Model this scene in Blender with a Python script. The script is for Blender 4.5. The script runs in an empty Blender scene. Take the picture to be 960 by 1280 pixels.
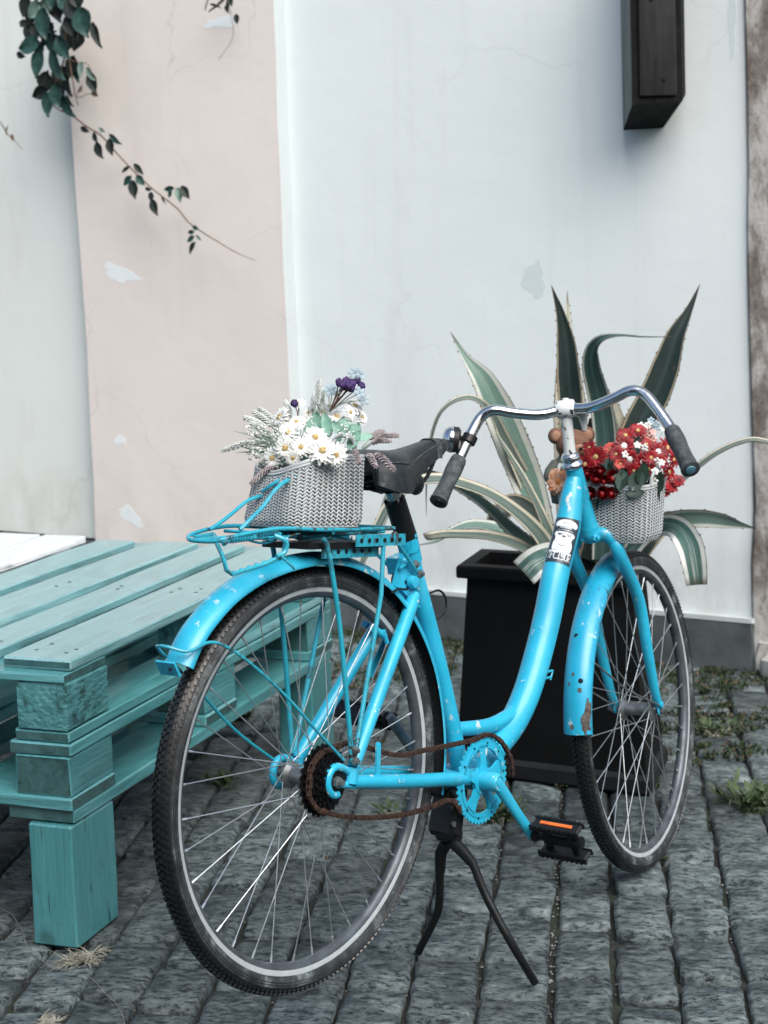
import bpy, math, random
import numpy as np
from mathutils import Matrix, Vector, noise

random.seed(7)
rnd = random.random
def U(a, b): return a + (b - a) * rnd()
R = math.radians
scene = bpy.context.scene
col = scene.collection

# ---------------------------------------------------------------- camera
cd = bpy.data.cameras.new('camera'); cam = bpy.data.objects.new('camera', cd); col.objects.link(cam)
cd.sensor_fit = 'HORIZONTAL'; cd.sensor_width = 24.0; cd.lens = 51.56
cd.shift_y = -0.135
cd.clip_start = 0.05; cd.clip_end = 200
pitch, roll = 0.09753, -0.03454
fw = Vector((0, math.cos(pitch), -math.sin(pitch)))
u0 = Vector((0, math.sin(pitch), math.cos(pitch))); r0 = Vector((1, 0, 0))
rr = r0 * math.cos(roll) + u0 * math.sin(roll); uu = u0 * math.cos(roll) - r0 * math.sin(roll)
cm = Matrix.Identity(4)
for i in range(3):
    cm[i][0] = rr[i]; cm[i][1] = uu[i]; cm[i][2] = -fw[i]
cm[2][3] = 1.3784
cam.matrix_world = cm
cd.dof.use_dof = True; cd.dof.focus_distance = 2.85; cd.dof.aperture_fstop = 6.3
scene.camera = cam

# ---------------------------------------------------------------- light
SUN_EL, SUN_AZ = R(47), R(155)        # azimuth from +Y (north), clockwise
w = bpy.data.worlds.new('World'); scene.world = w; w.use_nodes = True
nt = w.node_tree
bg = nt.nodes['Background']; bg.inputs['Strength'].default_value = 0.15
sk = nt.nodes.new('ShaderNodeTexSky'); sk.sky_type = 'NISHITA'; sk.sun_disc = False
sk.sun_elevation = SUN_EL; sk.sun_rotation = SUN_AZ; sk.air_density = 1.0; sk.dust_density = 4.0; sk.ozone_density = 1.0
nt.links.new(sk.outputs[0], bg.inputs[0])
sl = bpy.data.lights.new('sun', 'SUN'); sl.energy = 3.3; sl.angle = R(56); sl.color = (1.0, 0.98, 0.95)
sun = bpy.data.objects.new('sun', sl); col.objects.link(sun)
sd = Vector((math.sin(SUN_AZ) * math.cos(SUN_EL), math.cos(SUN_AZ) * math.cos(SUN_EL), math.sin(SUN_EL)))
sun.rotation_euler = sd.to_track_quat('Z', 'Y').to_euler()
vs = scene.view_settings
vs.view_transform = 'Standard'; vs.look = 'None'; vs.gamma = 1.0; vs.exposure = 0.32

# ---------------------------------------------------------------- helpers
def tag(o, label=None, cat=None, group=None, kind=None):
    if label: o['label'] = label
    if cat: o['category'] = cat
    if group: o['group'] = group
    if kind: o['kind'] = kind
    return o

def thing(name, label, cat, mat=None, group=None):
    o = bpy.data.objects.new(name, None); col.objects.link(o)
    o.empty_display_size = 0.05
    if mat is not None: o.matrix_world = mat
    return tag(o, label, cat, group)

def vec(p): return Vector((p[0], p[1], p[2]))

class MB:
    def __init__(s): s.v = []; s.f = []; s.m = []; s.uv = []
    def add(s, vs, fs, mi=0, uv=None):
        b = len(s.v); s.v += [tuple(v) for v in vs]
        s.uv += (uv if uv else [(0.5, 0.5)] * len(vs))
        for f in fs: s.f.append(tuple(i + b for i in f)); s.m.append(mi)
        return s
    def box(s, c, d, rot=None, mi=0):
        c = vec(c); hx, hy, hz = d[0] / 2, d[1] / 2, d[2] / 2
        vs = [Vector((x, y, z)) for x in (-hx, hx) for y in (-hy, hy) for z in (-hz, hz)]
        if rot is not None: vs = [rot @ v for v in vs]
        return s.add([v + c for v in vs], [(0, 1, 3, 2), (4, 6, 7, 5), (0, 4, 5, 1), (2, 3, 7, 6), (0, 2, 6, 4), (1, 5, 7, 3)], mi)
    def rough_box(s, c, d, rot=None, bev=0.004, jit=0.0015, mi=0, nx=1):
        """bevelled, slightly uneven box: top/side loops chamfered all round"""
        c = vec(c); hx, hy, hz = d[0] / 2, d[1] / 2, d[2] / 2
        b = min(bev, hx * .8, hy * .8, hz * .8)
        vs = []; fs = []
        xs = [-hx, -hx + b] + [-hx + b + (2 * hx - 2 * b) * k / (nx) for k in range(1, nx)] + [hx - b, hx]
        rings = []
        for i, x in enumerate(xs):
            e = b if (i == 0 or i == len(xs) - 1) else 0
            hy2, hz2 = hy - e, hz - e
            ring = [(-hy2 + (b if not e else 0), -hz2), (hy2 - (b if not e else 0), -hz2), (hy2, -hz2 + (b if not e else 0)), (hy2, hz2 - (b if not e else 0)),
                    (hy2 - (b if not e else 0), hz2), (-hy2 + (b if not e else 0), hz2), (-hy2, hz2 - (b if not e else 0)), (-hy2, -hz2 + (b if not e else 0))]
            idx = []
            for (y, z) in ring:
                idx.append(len(vs)); vs.append(Vector((x + U(-jit, jit), y + U(-jit, jit), z + U(-jit, jit))))
            rings.append(idx)
        for a, q in zip(rings[:-1], rings[1:]):
            for k in range(8): fs.append((a[k], a[(k + 1) % 8], q[(k + 1) % 8], q[k]))
        fs.append(tuple(reversed(rings[0]))); fs.append(tuple(rings[-1]))
        if rot is not None: vs = [rot @ v for v in vs]
        return s.add([v + c for v in vs], fs, mi)
    def tube(s, pts, r, n=10, mi=0, closed=False, caps=True, flat=1.0, up=None):
        pts = [vec(p) for p in pts]; N = len(pts)
        rs = r if isinstance(r, (list, tuple)) else [r] * N
        if len(rs) != N: rs = list(np.interp(np.linspace(0, 1, N), np.linspace(0, 1, len(rs)), rs))
        tg = []
        for i in range(N):
            if closed: t = pts[(i + 1) % N] - pts[i - 1]
            else: t = pts[min(i + 1, N - 1)] - pts[max(i - 1, 0)]
            tg.append(t.normalized())
        nrm = vec(up) if up is not None else (Vector((0, 0, 1)) if abs(tg[0].z) < .9 else Vector((1, 0, 0)))
        vs = []; fs = []
        for i in range(N):
            nrm = vec(up) if up is not None else nrm
            nrm = (nrm - tg[i] * nrm.dot(tg[i])).normalized(); bn = tg[i].cross(nrm)
            for k in range(n):
                a = 2 * math.pi * k / n
                vs.append(pts[i] + nrm * (math.cos(a) * rs[i]) + bn * (math.sin(a) * rs[i] * flat))
        M_ = N if closed else N - 1
        for i in range(M_):
            j = (i + 1) % N
            for k in range(n):
                fs.append((i * n + k, i * n + (k + 1) % n, j * n + (k + 1) % n, j * n + k))
        if caps and not closed:
            fs.append(tuple(reversed(range(n)))); fs.append(tuple(range((N - 1) * n, N * n)))
        return s.add(vs, fs, mi)
    def lathe(s, prof, axis_o, axis_d, n=24, mi=0, phase=0):
        """prof: (radius, along)"""
        o = vec(axis_o); d = vec(axis_d).normalized()
        a = Vector((0, 0, 1)) if abs(d.z) < .9 else Vector((1, 0, 0))
        x = (a - d * a.dot(d)).normalized(); y = d.cross(x)
        vs = []; fs = []
        for (r, h) in prof:
            for k in range(n):
                t = 2 * math.pi * k / n + phase
                vs.append(o + d * h + x * (r * math.cos(t)) + y * (r * math.sin(t)))
        for i in range(len(prof) - 1):
            for k in range(n): fs.append((i * n + k, i * n + (k + 1) % n, (i + 1) * n + (k + 1) % n, (i + 1) * n + k))
        fs.append(tuple(reversed(range(n)))); fs.append(tuple(range((len(prof) - 1) * n, len(prof) * n)))
        return s.add(vs, fs, mi)
    def ball(s, c, r, n=10, m=7, mi=0, rot=None):
        c = vec(c); r = (r, r, r) if not isinstance(r, (tuple, list)) else r
        vs = []; fs = []
        for i in range(m + 1):
            th = math.pi * i / m
            for k in range(n):
                ph = 2 * math.pi * k / n
                v = Vector((r[0] * math.sin(th) * math.cos(ph), r[1] * math.sin(th) * math.sin(ph), r[2] * math.cos(th)))
                vs.append(c + (rot @ v if rot is not None else v))
        for i in range(m):
            for k in range(n): fs.append((i * n + k, (i + 1) * n + k, (i + 1) * n + (k + 1) % n, i * n + (k + 1) % n))
        return s.add(vs, fs, mi)
    def ring(s, prof, R0, seg=96, mi=None, a0=0, a1=None, yoff=0):
        """profile (off, radial) swept round the y axis at radius R0; mi list per profile edge"""
        full = a1 is None
        A1 = 2 * math.pi if full else a1
        n = len(prof); vs = []; fs = []; ms = []
        cnt = seg if full else seg + 1
        for i in range(cnt):
            a = a0 + (A1 - (a0 if not full else 0)) * i / seg
            for (off, rad) in prof:
                rr_ = R0 + rad; vs.append(Vector((rr_ * math.cos(a), off + yoff, rr_ * math.sin(a))))
        b = len(s.v); s.v += [tuple(v) for v in vs]; s.uv += [(0.5, 0.5)] * len(vs)
        for i in range(seg):
            j = (i + 1) % cnt
            for k in range(n):
                s.f.append(tuple(b + q for q in (i * n + k, j * n + k, j * n + (k + 1) % n, i * n + (k + 1) % n)))
                s.m.append(mi[k] if mi else 0)
        if not full:
            s.f.append(tuple(b + q for q in range(n))); s.m.append(mi[0] if mi else 0)
            s.f.append(tuple(b + q for q in reversed(range((cnt - 1) * n, cnt * n)))); s.m.append(mi[0] if mi else 0)
        return s
    def xf(s, m):
        s.v = [tuple(m @ Vector(v)) for v in s.v]; return s
    def mesh(s, name, mats, smooth=True, sharp=40):
        me = bpy.data.meshes.new(name); me.from_pydata(s.v, [], s.f)
        for m in (mats if isinstance(mats, (list, tuple)) else [mats]): me.materials.append(m)
        me.polygons.foreach_set('material_index', s.m)
        if any(q != (0.5, 0.5) for q in s.uv):
            ul = me.uv_layers.new(name='UVMap')
            li = np.empty(len(me.loops), dtype=np.int32); me.loops.foreach_get('vertex_index', li)
            ul.data.foreach_set('uv', np.array(s.uv, dtype=np.float32)[li].ravel())
        me.update()
        if smooth:
            me.polygons.foreach_set('use_smooth', [True] * len(me.polygons))
            me.set_sharp_from_angle(angle=R(sharp))
        return me
    def build(s, name, mats, parent=None, smooth=True, loc=None, sharp=40, label=None, kind=None):
        o = bpy.data.objects.new(name, s.mesh(name, mats, smooth, sharp)); col.objects.link(o)
        if parent is not None: o.parent = parent
        if loc is not None: o.location = loc
        if label: o['label'] = label
        if kind: o['kind'] = kind
        return o

def inst(name, me, parent=None, m=None, label=None, kind=None):
    o = bpy.data.objects.new(name, me); col.objects.link(o)
    if parent is not None: o.parent = parent
    if m is not None: o.matrix_local = m
    if label: o['label'] = label
    if kind: o['kind'] = kind
    return o

def spline(pts, k=6):
    """Catmull-Rom through 3-D points"""
    P = [vec(p) for p in pts]; out = []
    for i in range(len(P) - 1):
        p0 = P[i - 1] if i > 0 else P[0] * 2 - P[1]; p1 = P[i]; p2 = P[i + 1]
        p3 = P[i + 2] if i + 2 < len(P) else P[-1] * 2 - P[-2]
        for j in range(k):
            t = j / k
            out.append(0.5 * ((2 * p1) + (p2 - p0) * t + (2 * p0 - 5 * p1 + 4 * p2 - p3) * t * t + (3 * p1 - p0 - 3 * p2 + p3) * t ** 3))
    out.append(P[-1]); return out

# ---------------------------------------------------------------- materials
class NG:
    def __init__(s, name):
        s.m = bpy.data.materials.new(name); s.m.use_nodes = True; s.t = s.m.node_tree
        s.b = s.t.nodes['Principled BSDF']; s.co = s.t.nodes.new('ShaderNodeTexCoord')
    def n(s, ty, **kw):
        q = s.t.nodes.new(ty)
        for k, v in kw.items():
            if hasattr(q, k): setattr(q, k, v)
            else: q.inputs[k].default_value = v
        return q
    def l(s, a, b): s.t.links.new(a, b)
    def noise(s, scale, detail=4, rough=.55, src='Object', stretch=None, dist=0):
        q = s.n('ShaderNodeTexNoise'); q.inputs['Scale'].default_value = scale; q.inputs['Detail'].default_value = detail
        q.inputs['Roughness'].default_value = rough; q.inputs['Distortion'].default_value = dist
        v = s.co.outputs[src]
        if stretch:
            mp = s.n('ShaderNodeMapping'); mp.inputs['Scale'].default_value = stretch; s.l(v, mp.inputs[0]); v = mp.outputs[0]
        s.l(v, q.inputs['Vector']); return q.outputs['Fac']
    def ramp(s, fac, stops, interp='LINEAR'):
        q = s.n('ShaderNodeValToRGB'); e = q.color_ramp.elements; q.color_ramp.interpolation = interp
        while len(e) < len(stops): e.new(0.5)
        for k, (p, c) in enumerate(stops):
            e[k].position = p; e[k].color = (c, c, c, 1) if not isinstance(c, (tuple, list)) else (*c[:3], 1)
        s.l(fac, q.inputs[0]); return q.outputs[0]
    def mix(s, fac, a, b, mode='MIX'):
        q = s.n('ShaderNodeMix', data_type='RGBA', blend_type=mode)
        for sock, v in ((q.inputs[0], fac), (q.inputs[6], a), (q.inputs[7], b)):
            if isinstance(v, (int, float)): sock.default_value = v
            elif isinstance(v, (tuple, list)): sock.default_value = (*v[:3], 1)
            else: s.l(v, sock)
        return q.outputs[2]
    def col(s, c):
        if isinstance(c, (tuple, list)): s.b.inputs['Base Color'].default_value = (*c[:3], 1)
        else: s.l(c, s.b.inputs['Base Color'])
    def rough(s, c):
        if isinstance(c, (int, float)): s.b.inputs['Roughness'].default_value = c
        else: s.l(c, s.b.inputs['Roughness'])
    def bump(s, h, strength=.3, dist=.002, prev=None):
        q = s.n('ShaderNodeBump'); q.inputs['Strength'].default_value = strength; q.inputs['Distance'].default_value = dist
        s.l(h, q.inputs['Height'])
        if prev is not None: s.l(prev, q.inputs['Normal'])
        s.l(q.outputs[0], s.b.inputs['Normal']); return q.outputs[0]

def simple(name, c, rough=.6, metal=0.0, var=.25, scale=30, bump=.15, bscale=120, bdist=.001, coat=0, c2=None, stretch=None, sss=0, spec=.5):
    g = NG(name); n1 = g.noise(scale, 4, stretch=stretch)
    dark = tuple(x * (1 - var) for x in c); lite = c2 if c2 else tuple(min(1, x * (1 + var)) for x in c)
    g.col(g.ramp(n1, [(.3, dark), (.7, lite)])); g.b.inputs['Metallic'].default_value = metal
    g.rough(g.ramp(g.noise(scale * 2.3, 3), [(.3, max(.03, rough - .08)), (.7, min(1, rough + .08))]))
    g.b.inputs['Specular IOR Level'].default_value = spec
    if coat: g.b.inputs['Coat Weight'].default_value = coat; g.b.inputs['Coat Roughness'].default_value = .15
    if bump: g.bump(g.noise(bscale, 5, .6, stretch=stretch), bump, bdist)
    return g.m

def paint(name, c, chips=.62, chipcol=(.55, .62, .62), rust=.74, rough=.33):
    """old hand-brushed gloss paint with pale chips, a few rusty spots, faded streaks"""
    g = NG(name)
    base = g.ramp(g.noise(9, 5, .6), [(.3, tuple(x * .82 for x in c)), (.55, c), (.78, (c[0] + .05, min(1, c[1] * 1.12 + .02), min(1, c[2] * 1.06 + .02)))])
    worn = g.ramp(g.noise(60, 5, .62, stretch=(1, 1, .7)), [(chips, 0.0), (chips + .02, 1.0)])
    zone = g.ramp(g.noise(7, 2, .5), [(.46, 0.0), (.55, 1.0)])
    mk = g.mix(1.0, worn, zone, 'MULTIPLY')
    c1 = g.mix(mk, base, chipcol)
    r1 = g.ramp(g.noise(90, 4, .6), [(rust, 0.0), (rust + .02, 1.0)])
    zone2 = g.ramp(g.noise(5.3, 2, .5, stretch=(1.3, 1, 1)), [(.5, 0.0), (.6, 1.0)])
    c2 = g.mix(g.mix(1.0, r1, zone2, 'MULTIPLY'), c1, (.035, .03, .028))
    sc_ = g.ramp(g.noise(30, 3, .5, stretch=(1, 1, .16), dist=1.5), [(.655, 0.0), (.665, .6), (.675, 0.0)]); c2 = g.mix(sc_, c2, tuple(x * .45 for x in c))
    gm_ = g.ramp(g.noise(11, 6, .7), [(.58, 0.0), (.82, .55)]); c2 = g.mix(gm_, c2, (.05, .12, .14))
    g.col(c2); g.rough(g.ramp(g.noise(25, 4), [(.3, rough - .06), (.7, rough + .16)]))
    nb = g.bump(g.noise(14, 3), .25, .004)
    g.bump(mk, .5, .0006, prev=nb)
    g.b.inputs['Coat Weight'].default_value = .25; g.b.inputs['Coat Roughness'].default_value = .2
    return g.m

CY = (0.018, 0.41, 0.62)
m_cyan = paint('cyan_paint', CY)
m_cyan_worn = paint('worn_cyan_paint', (0.022, .41, .61), chips=.59, chipcol=(.6, .68, .68), rust=.66)
m_cyan_rust = paint('rust_spotted_cyan_paint', (0.016, .36, .57), chips=.60, rust=.56)
m_rack = paint('rack_paint', (0.02, .34, .46), chips=.68, rust=.50)
m_fdark = simple('dark_fender_underside', (.014, .016, .018), .8)  # near-black inner face of both fenders
m_black = simple('black_plastic', (.007, .008, .009), .42, var=.3, spec=.35)
m_satin = simple('black_steel', (.007, .008, .009), .38, var=.3, scale=50, spec=.4)
m_rubber = simple('tyre_rubber', (.009, .010, .011), .42, var=.35, bump=.3, bscale=260, spec=.45)
m_tread = simple('tread_rubber', (.008, .0105, .012), .34, var=.4, spec=.6)
def m_side():
    g = NG('dusty_tyre_sidewall')
    n1 = g.noise(26, 6, .7); g.col(g.ramp(n1, [(.38, (.010, .013, .015)), (.54, (.034, .043, .047)), (.70, (.19, .225, .23))]))
    g.rough(.75); g.bump(g.noise(150, 4), .25, .001); return g.m
m_sidewall = m_side()
m_rim = simple('brushed_aluminium_rim', (.46, .51, .53), .42, metal=.25, var=.12, scale=40, bump=.05)
m_chrome = simple('scratched_chrome', (.62, .66, .68), .16, metal=1, var=.1, scale=50, bump=.12, bscale=60, bdist=.0006)
m_spoke = simple('steel_spoke', (.50, .54, .56), .38, metal=.85, var=.15, bump=0)
m_hub = simple('dull_hub_steel', (.2, .22, .23), .4, metal=.7, var=.4, scale=60)
m_darksteel = simple('oily_steel', (.022, .023, .025), .36, metal=.8, var=.5, scale=80, bump=.3)
m_rust = simple('rusty_chain_steel', (.022, .015, .012), .7, metal=.3, var=.5, scale=120, c2=(.075, .038, .026), bump=.5, bscale=400)
def m_stemw():
    g = NG('flaking_white_paint'); k = g.ramp(g.noise(75, 4, .6), [(.60, 0.0), (.62, 1.0)])
    g.col(g.mix(k, (.62, .67, .68), (.03, .032, .035))); g.rough(.4); g.bump(k, .5, .0006); return g.m
m_stem = m_stemw()
def m_saddlef():
    g = NG('worn_saddle_vinyl'); n1 = g.noise(38, 6, .65)
    g.col(g.ramp(n1, [(.35, (.007, .010, .013)), (.6, (.017, .023, .028)), (.74, (.09, .105, .11))])); g.rough(g.ramp(n1, [(.4, .36), (.7, .6)]))
    g.bump(g.noise(220, 4), .25, .0008); return g.m
m_saddle = m_saddlef()
def m_gripf():
    g = NG('dusty_rubber_grip'); n1 = g.noise(70, 6, .7)
    g.col(g.ramp(n1, [(.35, (.018, .024, .027)), (.6, (.06, .075, .08)), (.75, (.14, .16, .165))])); g.rough(.75); g.bump(g.noise(260, 3), .3, .001); return g.m
m_grip = m_gripf()
m_orange = simple('orange_reflector', (.75, .16, .03), .2, var=.2)
m_white = simple('white_plastic', (.62, .66, .66), .35, var=.1)
m_plasticclear = simple('clear_reflector', (.5, .52, .52), .1, var=.2, coat=1)
m_hubcap = simple('blue_grey_grip_plug', (.07, .19, .25), .5)
m_basket = simple('grey_knit_plastic', (.40, .435, .45), .72, var=.12, scale=14)
m_bdark = simple('basket_shade_dark', (.03, .033, .034), .8)  # dark colour standing in for shade inside the baskets
m_greyleaf = simple('grey_green_artificial_leaf', (.06, .10, .085), .5)
m_blush = simple('blush_petal', (.62, .36, .32), .6)
m_orange2 = simple('orange_flower_eye', (.60, .20, .04), .6)

# ---------------------------------------------------------------- building wall
WT = Vector((.853, -.522, 0)); WN = Vector((-.522, -.853, 0))
WM = Matrix(((WT.x, -WN.x, 0, .97), (WT.y, -WN.y, 0, 5.23), (0, 0, 1, 0), (0, 0, 0, 1)))   # x along the wall, -y out of it

def world_noise(g, scale, detail=5, rough=.6, stretch=None, rotz=0):
    q = g.n('ShaderNodeTexNoise'); q.inputs['Scale'].default_value = scale; q.inputs['Detail'].default_value = detail; q.inputs['Roughness'].default_value = rough
    gm = g.n('ShaderNodeNewGeometry'); mp = g.n('ShaderNodeMapping'); mp.vector_type = 'TEXTURE'
    if stretch: mp.inputs['Scale'].default_value = stretch
    mp.inputs['Rotation'].default_value = (0, 0, rotz)
    g.l(gm.outputs['Position'], mp.inputs[0]); g.l(mp.outputs[0], q.inputs['Vector']); return q.outputs['Fac']

def plaster(name, c, dirt, amt=.5, dscale=1.6):
    g = NG(name)
    soft = g.ramp(g.noise(1.3, 3, .5), [(.35, tuple(x * .955 for x in c)), (.65, c)])
    st = g.ramp(g.noise(dscale, 7, .68, stretch=(1.6, 1, .5)), [(.56, 0.0), (.78, amt)])
    sp = g.ramp(g.noise(42, 3, .6), [(.73, 0.0), (.76, .35)])
    c1 = g.mix(st, soft, dirt)
    vo = g.n('ShaderNodeTexVoronoi', feature='DISTANCE_TO_EDGE'); vo.inputs['Scale'].default_value = 1.7
    wn = g.n('ShaderNodeTexNoise'); wn.inputs['Scale'].default_value = 4; wn.inputs['Detail'].default_value = 6; g.l(g.co.outputs['Object'], wn.inputs['Vector'])
    ad = g.n('ShaderNodeMix', data_type='VECTOR'); ad.inputs[0].default_value = .22; g.l(g.co.outputs['Object'], ad.inputs[4]); g.l(wn.outputs['Color'], ad.inputs[5]); g.l(ad.outputs[1], vo.inputs['Vector'])
    ck = g.mix(1.0, g.ramp(vo.outputs['Distance'], [(.0, .28), (.006, 0.0)]), g.ramp(g.noise(1.1, 2), [(.5, 0.0), (.62, 1.0)]), 'MULTIPLY')
    c1 = g.mix(ck, c1, tuple(x * .62 for x in dirt))
    # splash and damp stains low on the wall, vertical rain streaks
    sxyz = g.n('ShaderNodeSeparateXYZ'); g.l(g.co.outputs['Object'], sxyz.inputs[0])
    low = g.mix(1.0, g.ramp(sxyz.outputs[2], [(.15, .75), (.62, 0.0)]), g.ramp(g.noise(6, 6, .7, stretch=(1, 1, .6)), [(.38, 0.0), (.7, 1.0)]), 'MULTIPLY')
    c1 = g.mix(low, c1, (dirt[0] * .82, dirt[1] * .80, dirt[2] * .74))
    rn = g.ramp(g.noise(5, 4, .6, stretch=(3.2, 1, .16)), [(.56, 0.0), (.75, .18)]); c1 = g.mix(rn, c1, dirt)
    g.col(g.mix(sp, c1, tuple(x * .6 for x in dirt)))
    g.rough(.88)
    nb = g.bump(g.noise(3.2, 4, .55), .2, .02); nb = g.bump(g.noise(28, 5, .6), .14, .004, prev=nb); g.bump(g.noise(190, 3, .6), .12, .001, prev=nb)
    return g.m
m_plw = plaster('white_painted_plaster', (.70, .765, .775), (.52, .55, .55), .5)
m_plp = plaster('pinkish_plaster', (.71, .665, .625), (.55, .50, .47), .45)
m_plg = plaster('greenish_white_plaster', (.69, .74, .71), (.50, .50, .43), .5)
m_plr = plaster('sun_offset_grey_plaster', (.50, .555, .57), (.42, .45, .45), .4)  # white plaster greyed in colour to offset direct sun on return and cap
m_patch = plaster('bare_plaster_patch', (.74, .80, .82), (.55, .6, .62), .3)
m_patchg = plaster('grey_plaster_patch', (.60, .68, .70), (.5, .55, .58), .3)
m_plinth = simple('dark_cement_plinth', (.065, .078, .084), .8, var=.5, scale=7, bump=.35, bscale=40, bdist=.003)
def m_pillf():
    g = NG('stained_stone'); n1 = g.noise(5.5, 7, .68, stretch=(1.4, 1, .7)); n2 = g.noise(17, 5, .6)
    c1 = g.ramp(n1, [(.36, (.09, .065, .055)), (.47, (.22, .20, .18)), (.55, (.42, .41, .39)), (.75, (.50, .50, .48))])
    g.col(g.mix(g.ramp(n2, [(.6, 0.0), (.8, .5)]), c1, (.12, .09, .075))); g.rough(.85)
    nb = g.bump(n1, .5, .02); g.bump(g.noise(60, 5), .4, .004, prev=nb); return g.m
m_pillar = m_pillf()

wall = thing('house_wall', 'tall whitewashed plaster house wall with dark plinth behind the bicycle and plant', 'wall', WM)

def slab(name, ul, ur, z0, z1, yf, yb, mat, parent, steps=26, wob=.006, ny=1, seed=0, label=None):
    """plaster slab with slightly uneven arrises; ul / ur give the side edges as functions of z"""
    mb = MB(); vs = []
    rs = random.Random(seed)
    for i in range(steps + 1):
        z = z0 + (z1 - z0) * i / steps
        a = ul(z) if callable(ul) else ul; b = ur(z) if callable(ur) else ur
        ja = rs.uniform(-wob, wob); jb = rs.uniform(-wob, wob); e = .008
        vs += [(a + ja, yb, z), (a + ja, yf + e, z), (a + ja + e, yf, z), (b + jb - e, yf, z), (b + jb, yf + e, z), (b + jb, yb, z)]
    fs = []; ms = []
    for i in range(steps):
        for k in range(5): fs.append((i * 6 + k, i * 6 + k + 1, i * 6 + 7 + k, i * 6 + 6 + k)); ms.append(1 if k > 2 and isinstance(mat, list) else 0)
    fs.append(tuple(range(6))); fs.append(tuple(reversed(range(steps * 6, steps * 6 + 6))))
    mb.add(vs, fs); mb.m = ms + [0, 0]; return mb.build(name, mat, parent, label=label)

PZ = .155
slab('plaster_panel', -1.6, .205, PZ + .012, 4.6, 0, .3, m_plw, wall, wob=.003, seed=1)
slab('plaster_panel', -7, -2.5, PZ + .10, 4.6, 0, .3, m_plg, wall, wob=.002, seed=2, label='greenish white plaster panel')
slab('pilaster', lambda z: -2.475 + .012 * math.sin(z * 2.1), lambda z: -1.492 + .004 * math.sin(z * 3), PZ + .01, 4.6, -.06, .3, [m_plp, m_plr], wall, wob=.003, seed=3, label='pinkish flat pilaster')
slab('plinth', -1.6, .212, -.05, PZ, -.02, .3, m_plinth, wall, steps=4, wob=.004, seed=4)
slab('plinth', -7, -2.5, -.05, PZ + .09, -.02, .3, m_plinth, wall, steps=4, wob=.004, seed=5)
slab('plinth', -2.49, -1.48, -.05, PZ - .005, -.078, .3, m_plinth, wall, steps=4, wob=.004, seed=6)
slab('plinth_cap', -1.47, .216, PZ + .002, PZ + .017, -.022, .05, m_plr, wall, steps=2, wob=.002, seed=7)

def patch(cx, cz, rx, rz, y, mat, ang=0, seed=0):
    """flake of different plaster, 2 mm proud"""
    rs = random.Random(seed); n = 60; mb = MB(); top = []; bot = []
    for k in range(n):
        a = 2 * math.pi * k / n; q = 1 + rs.uniform(-.07, .07) + .16 * math.sin(3 * a + seed) + .10 * math.sin(5 * a + 2 * seed) + .07 * math.sin(9 * a + seed)
        x = rx * q * math.cos(a); z = rz * q * math.sin(a)
        x, z = x * math.cos(ang) - z * math.sin(ang), x * math.sin(ang) + z * math.cos(ang)
        top.append((cx + x * .99, y - .0006, cz + z * .99)); bot.append((cx + x, y + .002, cz + z))
    mb.add(top + bot, [tuple(reversed(range(n)))] + [(k, (k + 1) % n, n + (k + 1) % n, n + k) for k in range(n)])
    return mb.build('plaster_patch', mat, wall, smooth=False)
def pk(p, rx, rz, y, mat, ang=0, seed=0): patch(p[0], p[2], rx, rz, y, mat, ang, seed)
pk((-2.2681, -0.06, 1.3108), .085, .030, -.06, m_patch, -.25, 1)
pk((-2.2766, -0.06, 0.368), .060, .028, -.06, m_patch, -.55, 2)
pk((-2.3099, -0.06, 0.6655), .030, .018, -.06, m_patch, .2, 3)
pk((-1.733, -0.06, 2.2067), .075, .020, -.06, m_patch, .0, 4)
pk((-0.5331, 0, 1.2512), .040, .060, 0, m_patchg, .15, 5)
pk((0.1608, 0, 2.0212), .012, .10, 0, m_patchg, .0, 6)

opp = thing('sky_blocker_house', 'unseen plain house added behind the camera to block low sky light', 'house', Matrix.Translation((0, -5, 0)))  # unseen house, added to cut low skylight and deepen the shadows
MB().box((0, -.15, 2.6), (14, .3, 5.2)).build('facade', simple('grey_blocker_plaster', (.27, .28, .28), .9), opp, smooth=False)
MB().box((0, -.1, 5.28), (14.4, .7, .12)).build('cornice', simple('dark_cornice', (.12, .12, .12), .9), opp, smooth=False)
for wx in (-4.5, -2.2, 0, 2.2, 4.5):
    for wz in (1.3, 3.8): MB().rough_box((wx, .01, wz), (1.0, .06, 1.5), bev=.01).build('window', simple('dark_window', (.03, .035, .04), .1), opp)
pil = thing('stone_pillar', 'brown-stained pale stone pillar at the right end of the white wall', 'pillar', WM)
slab('shaft', .209, 1.6, .0, 4.6, -.015, .4, m_pillar, pil, wob=.008, seed=8)
slab('quoin', .222, 1.6, -.05, .10, -.03, .4, m_pillar, pil, steps=3, wob=.008, seed=9)

m_pale_stone = simple('pale_limestone', (.42, .42, .40), .8, var=.2, scale=12, bump=.4, bscale=50, bdist=.003)
st = MB().rough_box((0, 0, 0), (.5, .30, .07), bev=.012, jit=.003).build('stone_step', m_pale_stone)
st.location = (1.43, 5.02, .035); st.rotation_euler = (0, 0, R(-31.5))
tag(st, 'pale worn stone doorstep at the foot of the stained pillar', 'step')

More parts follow.
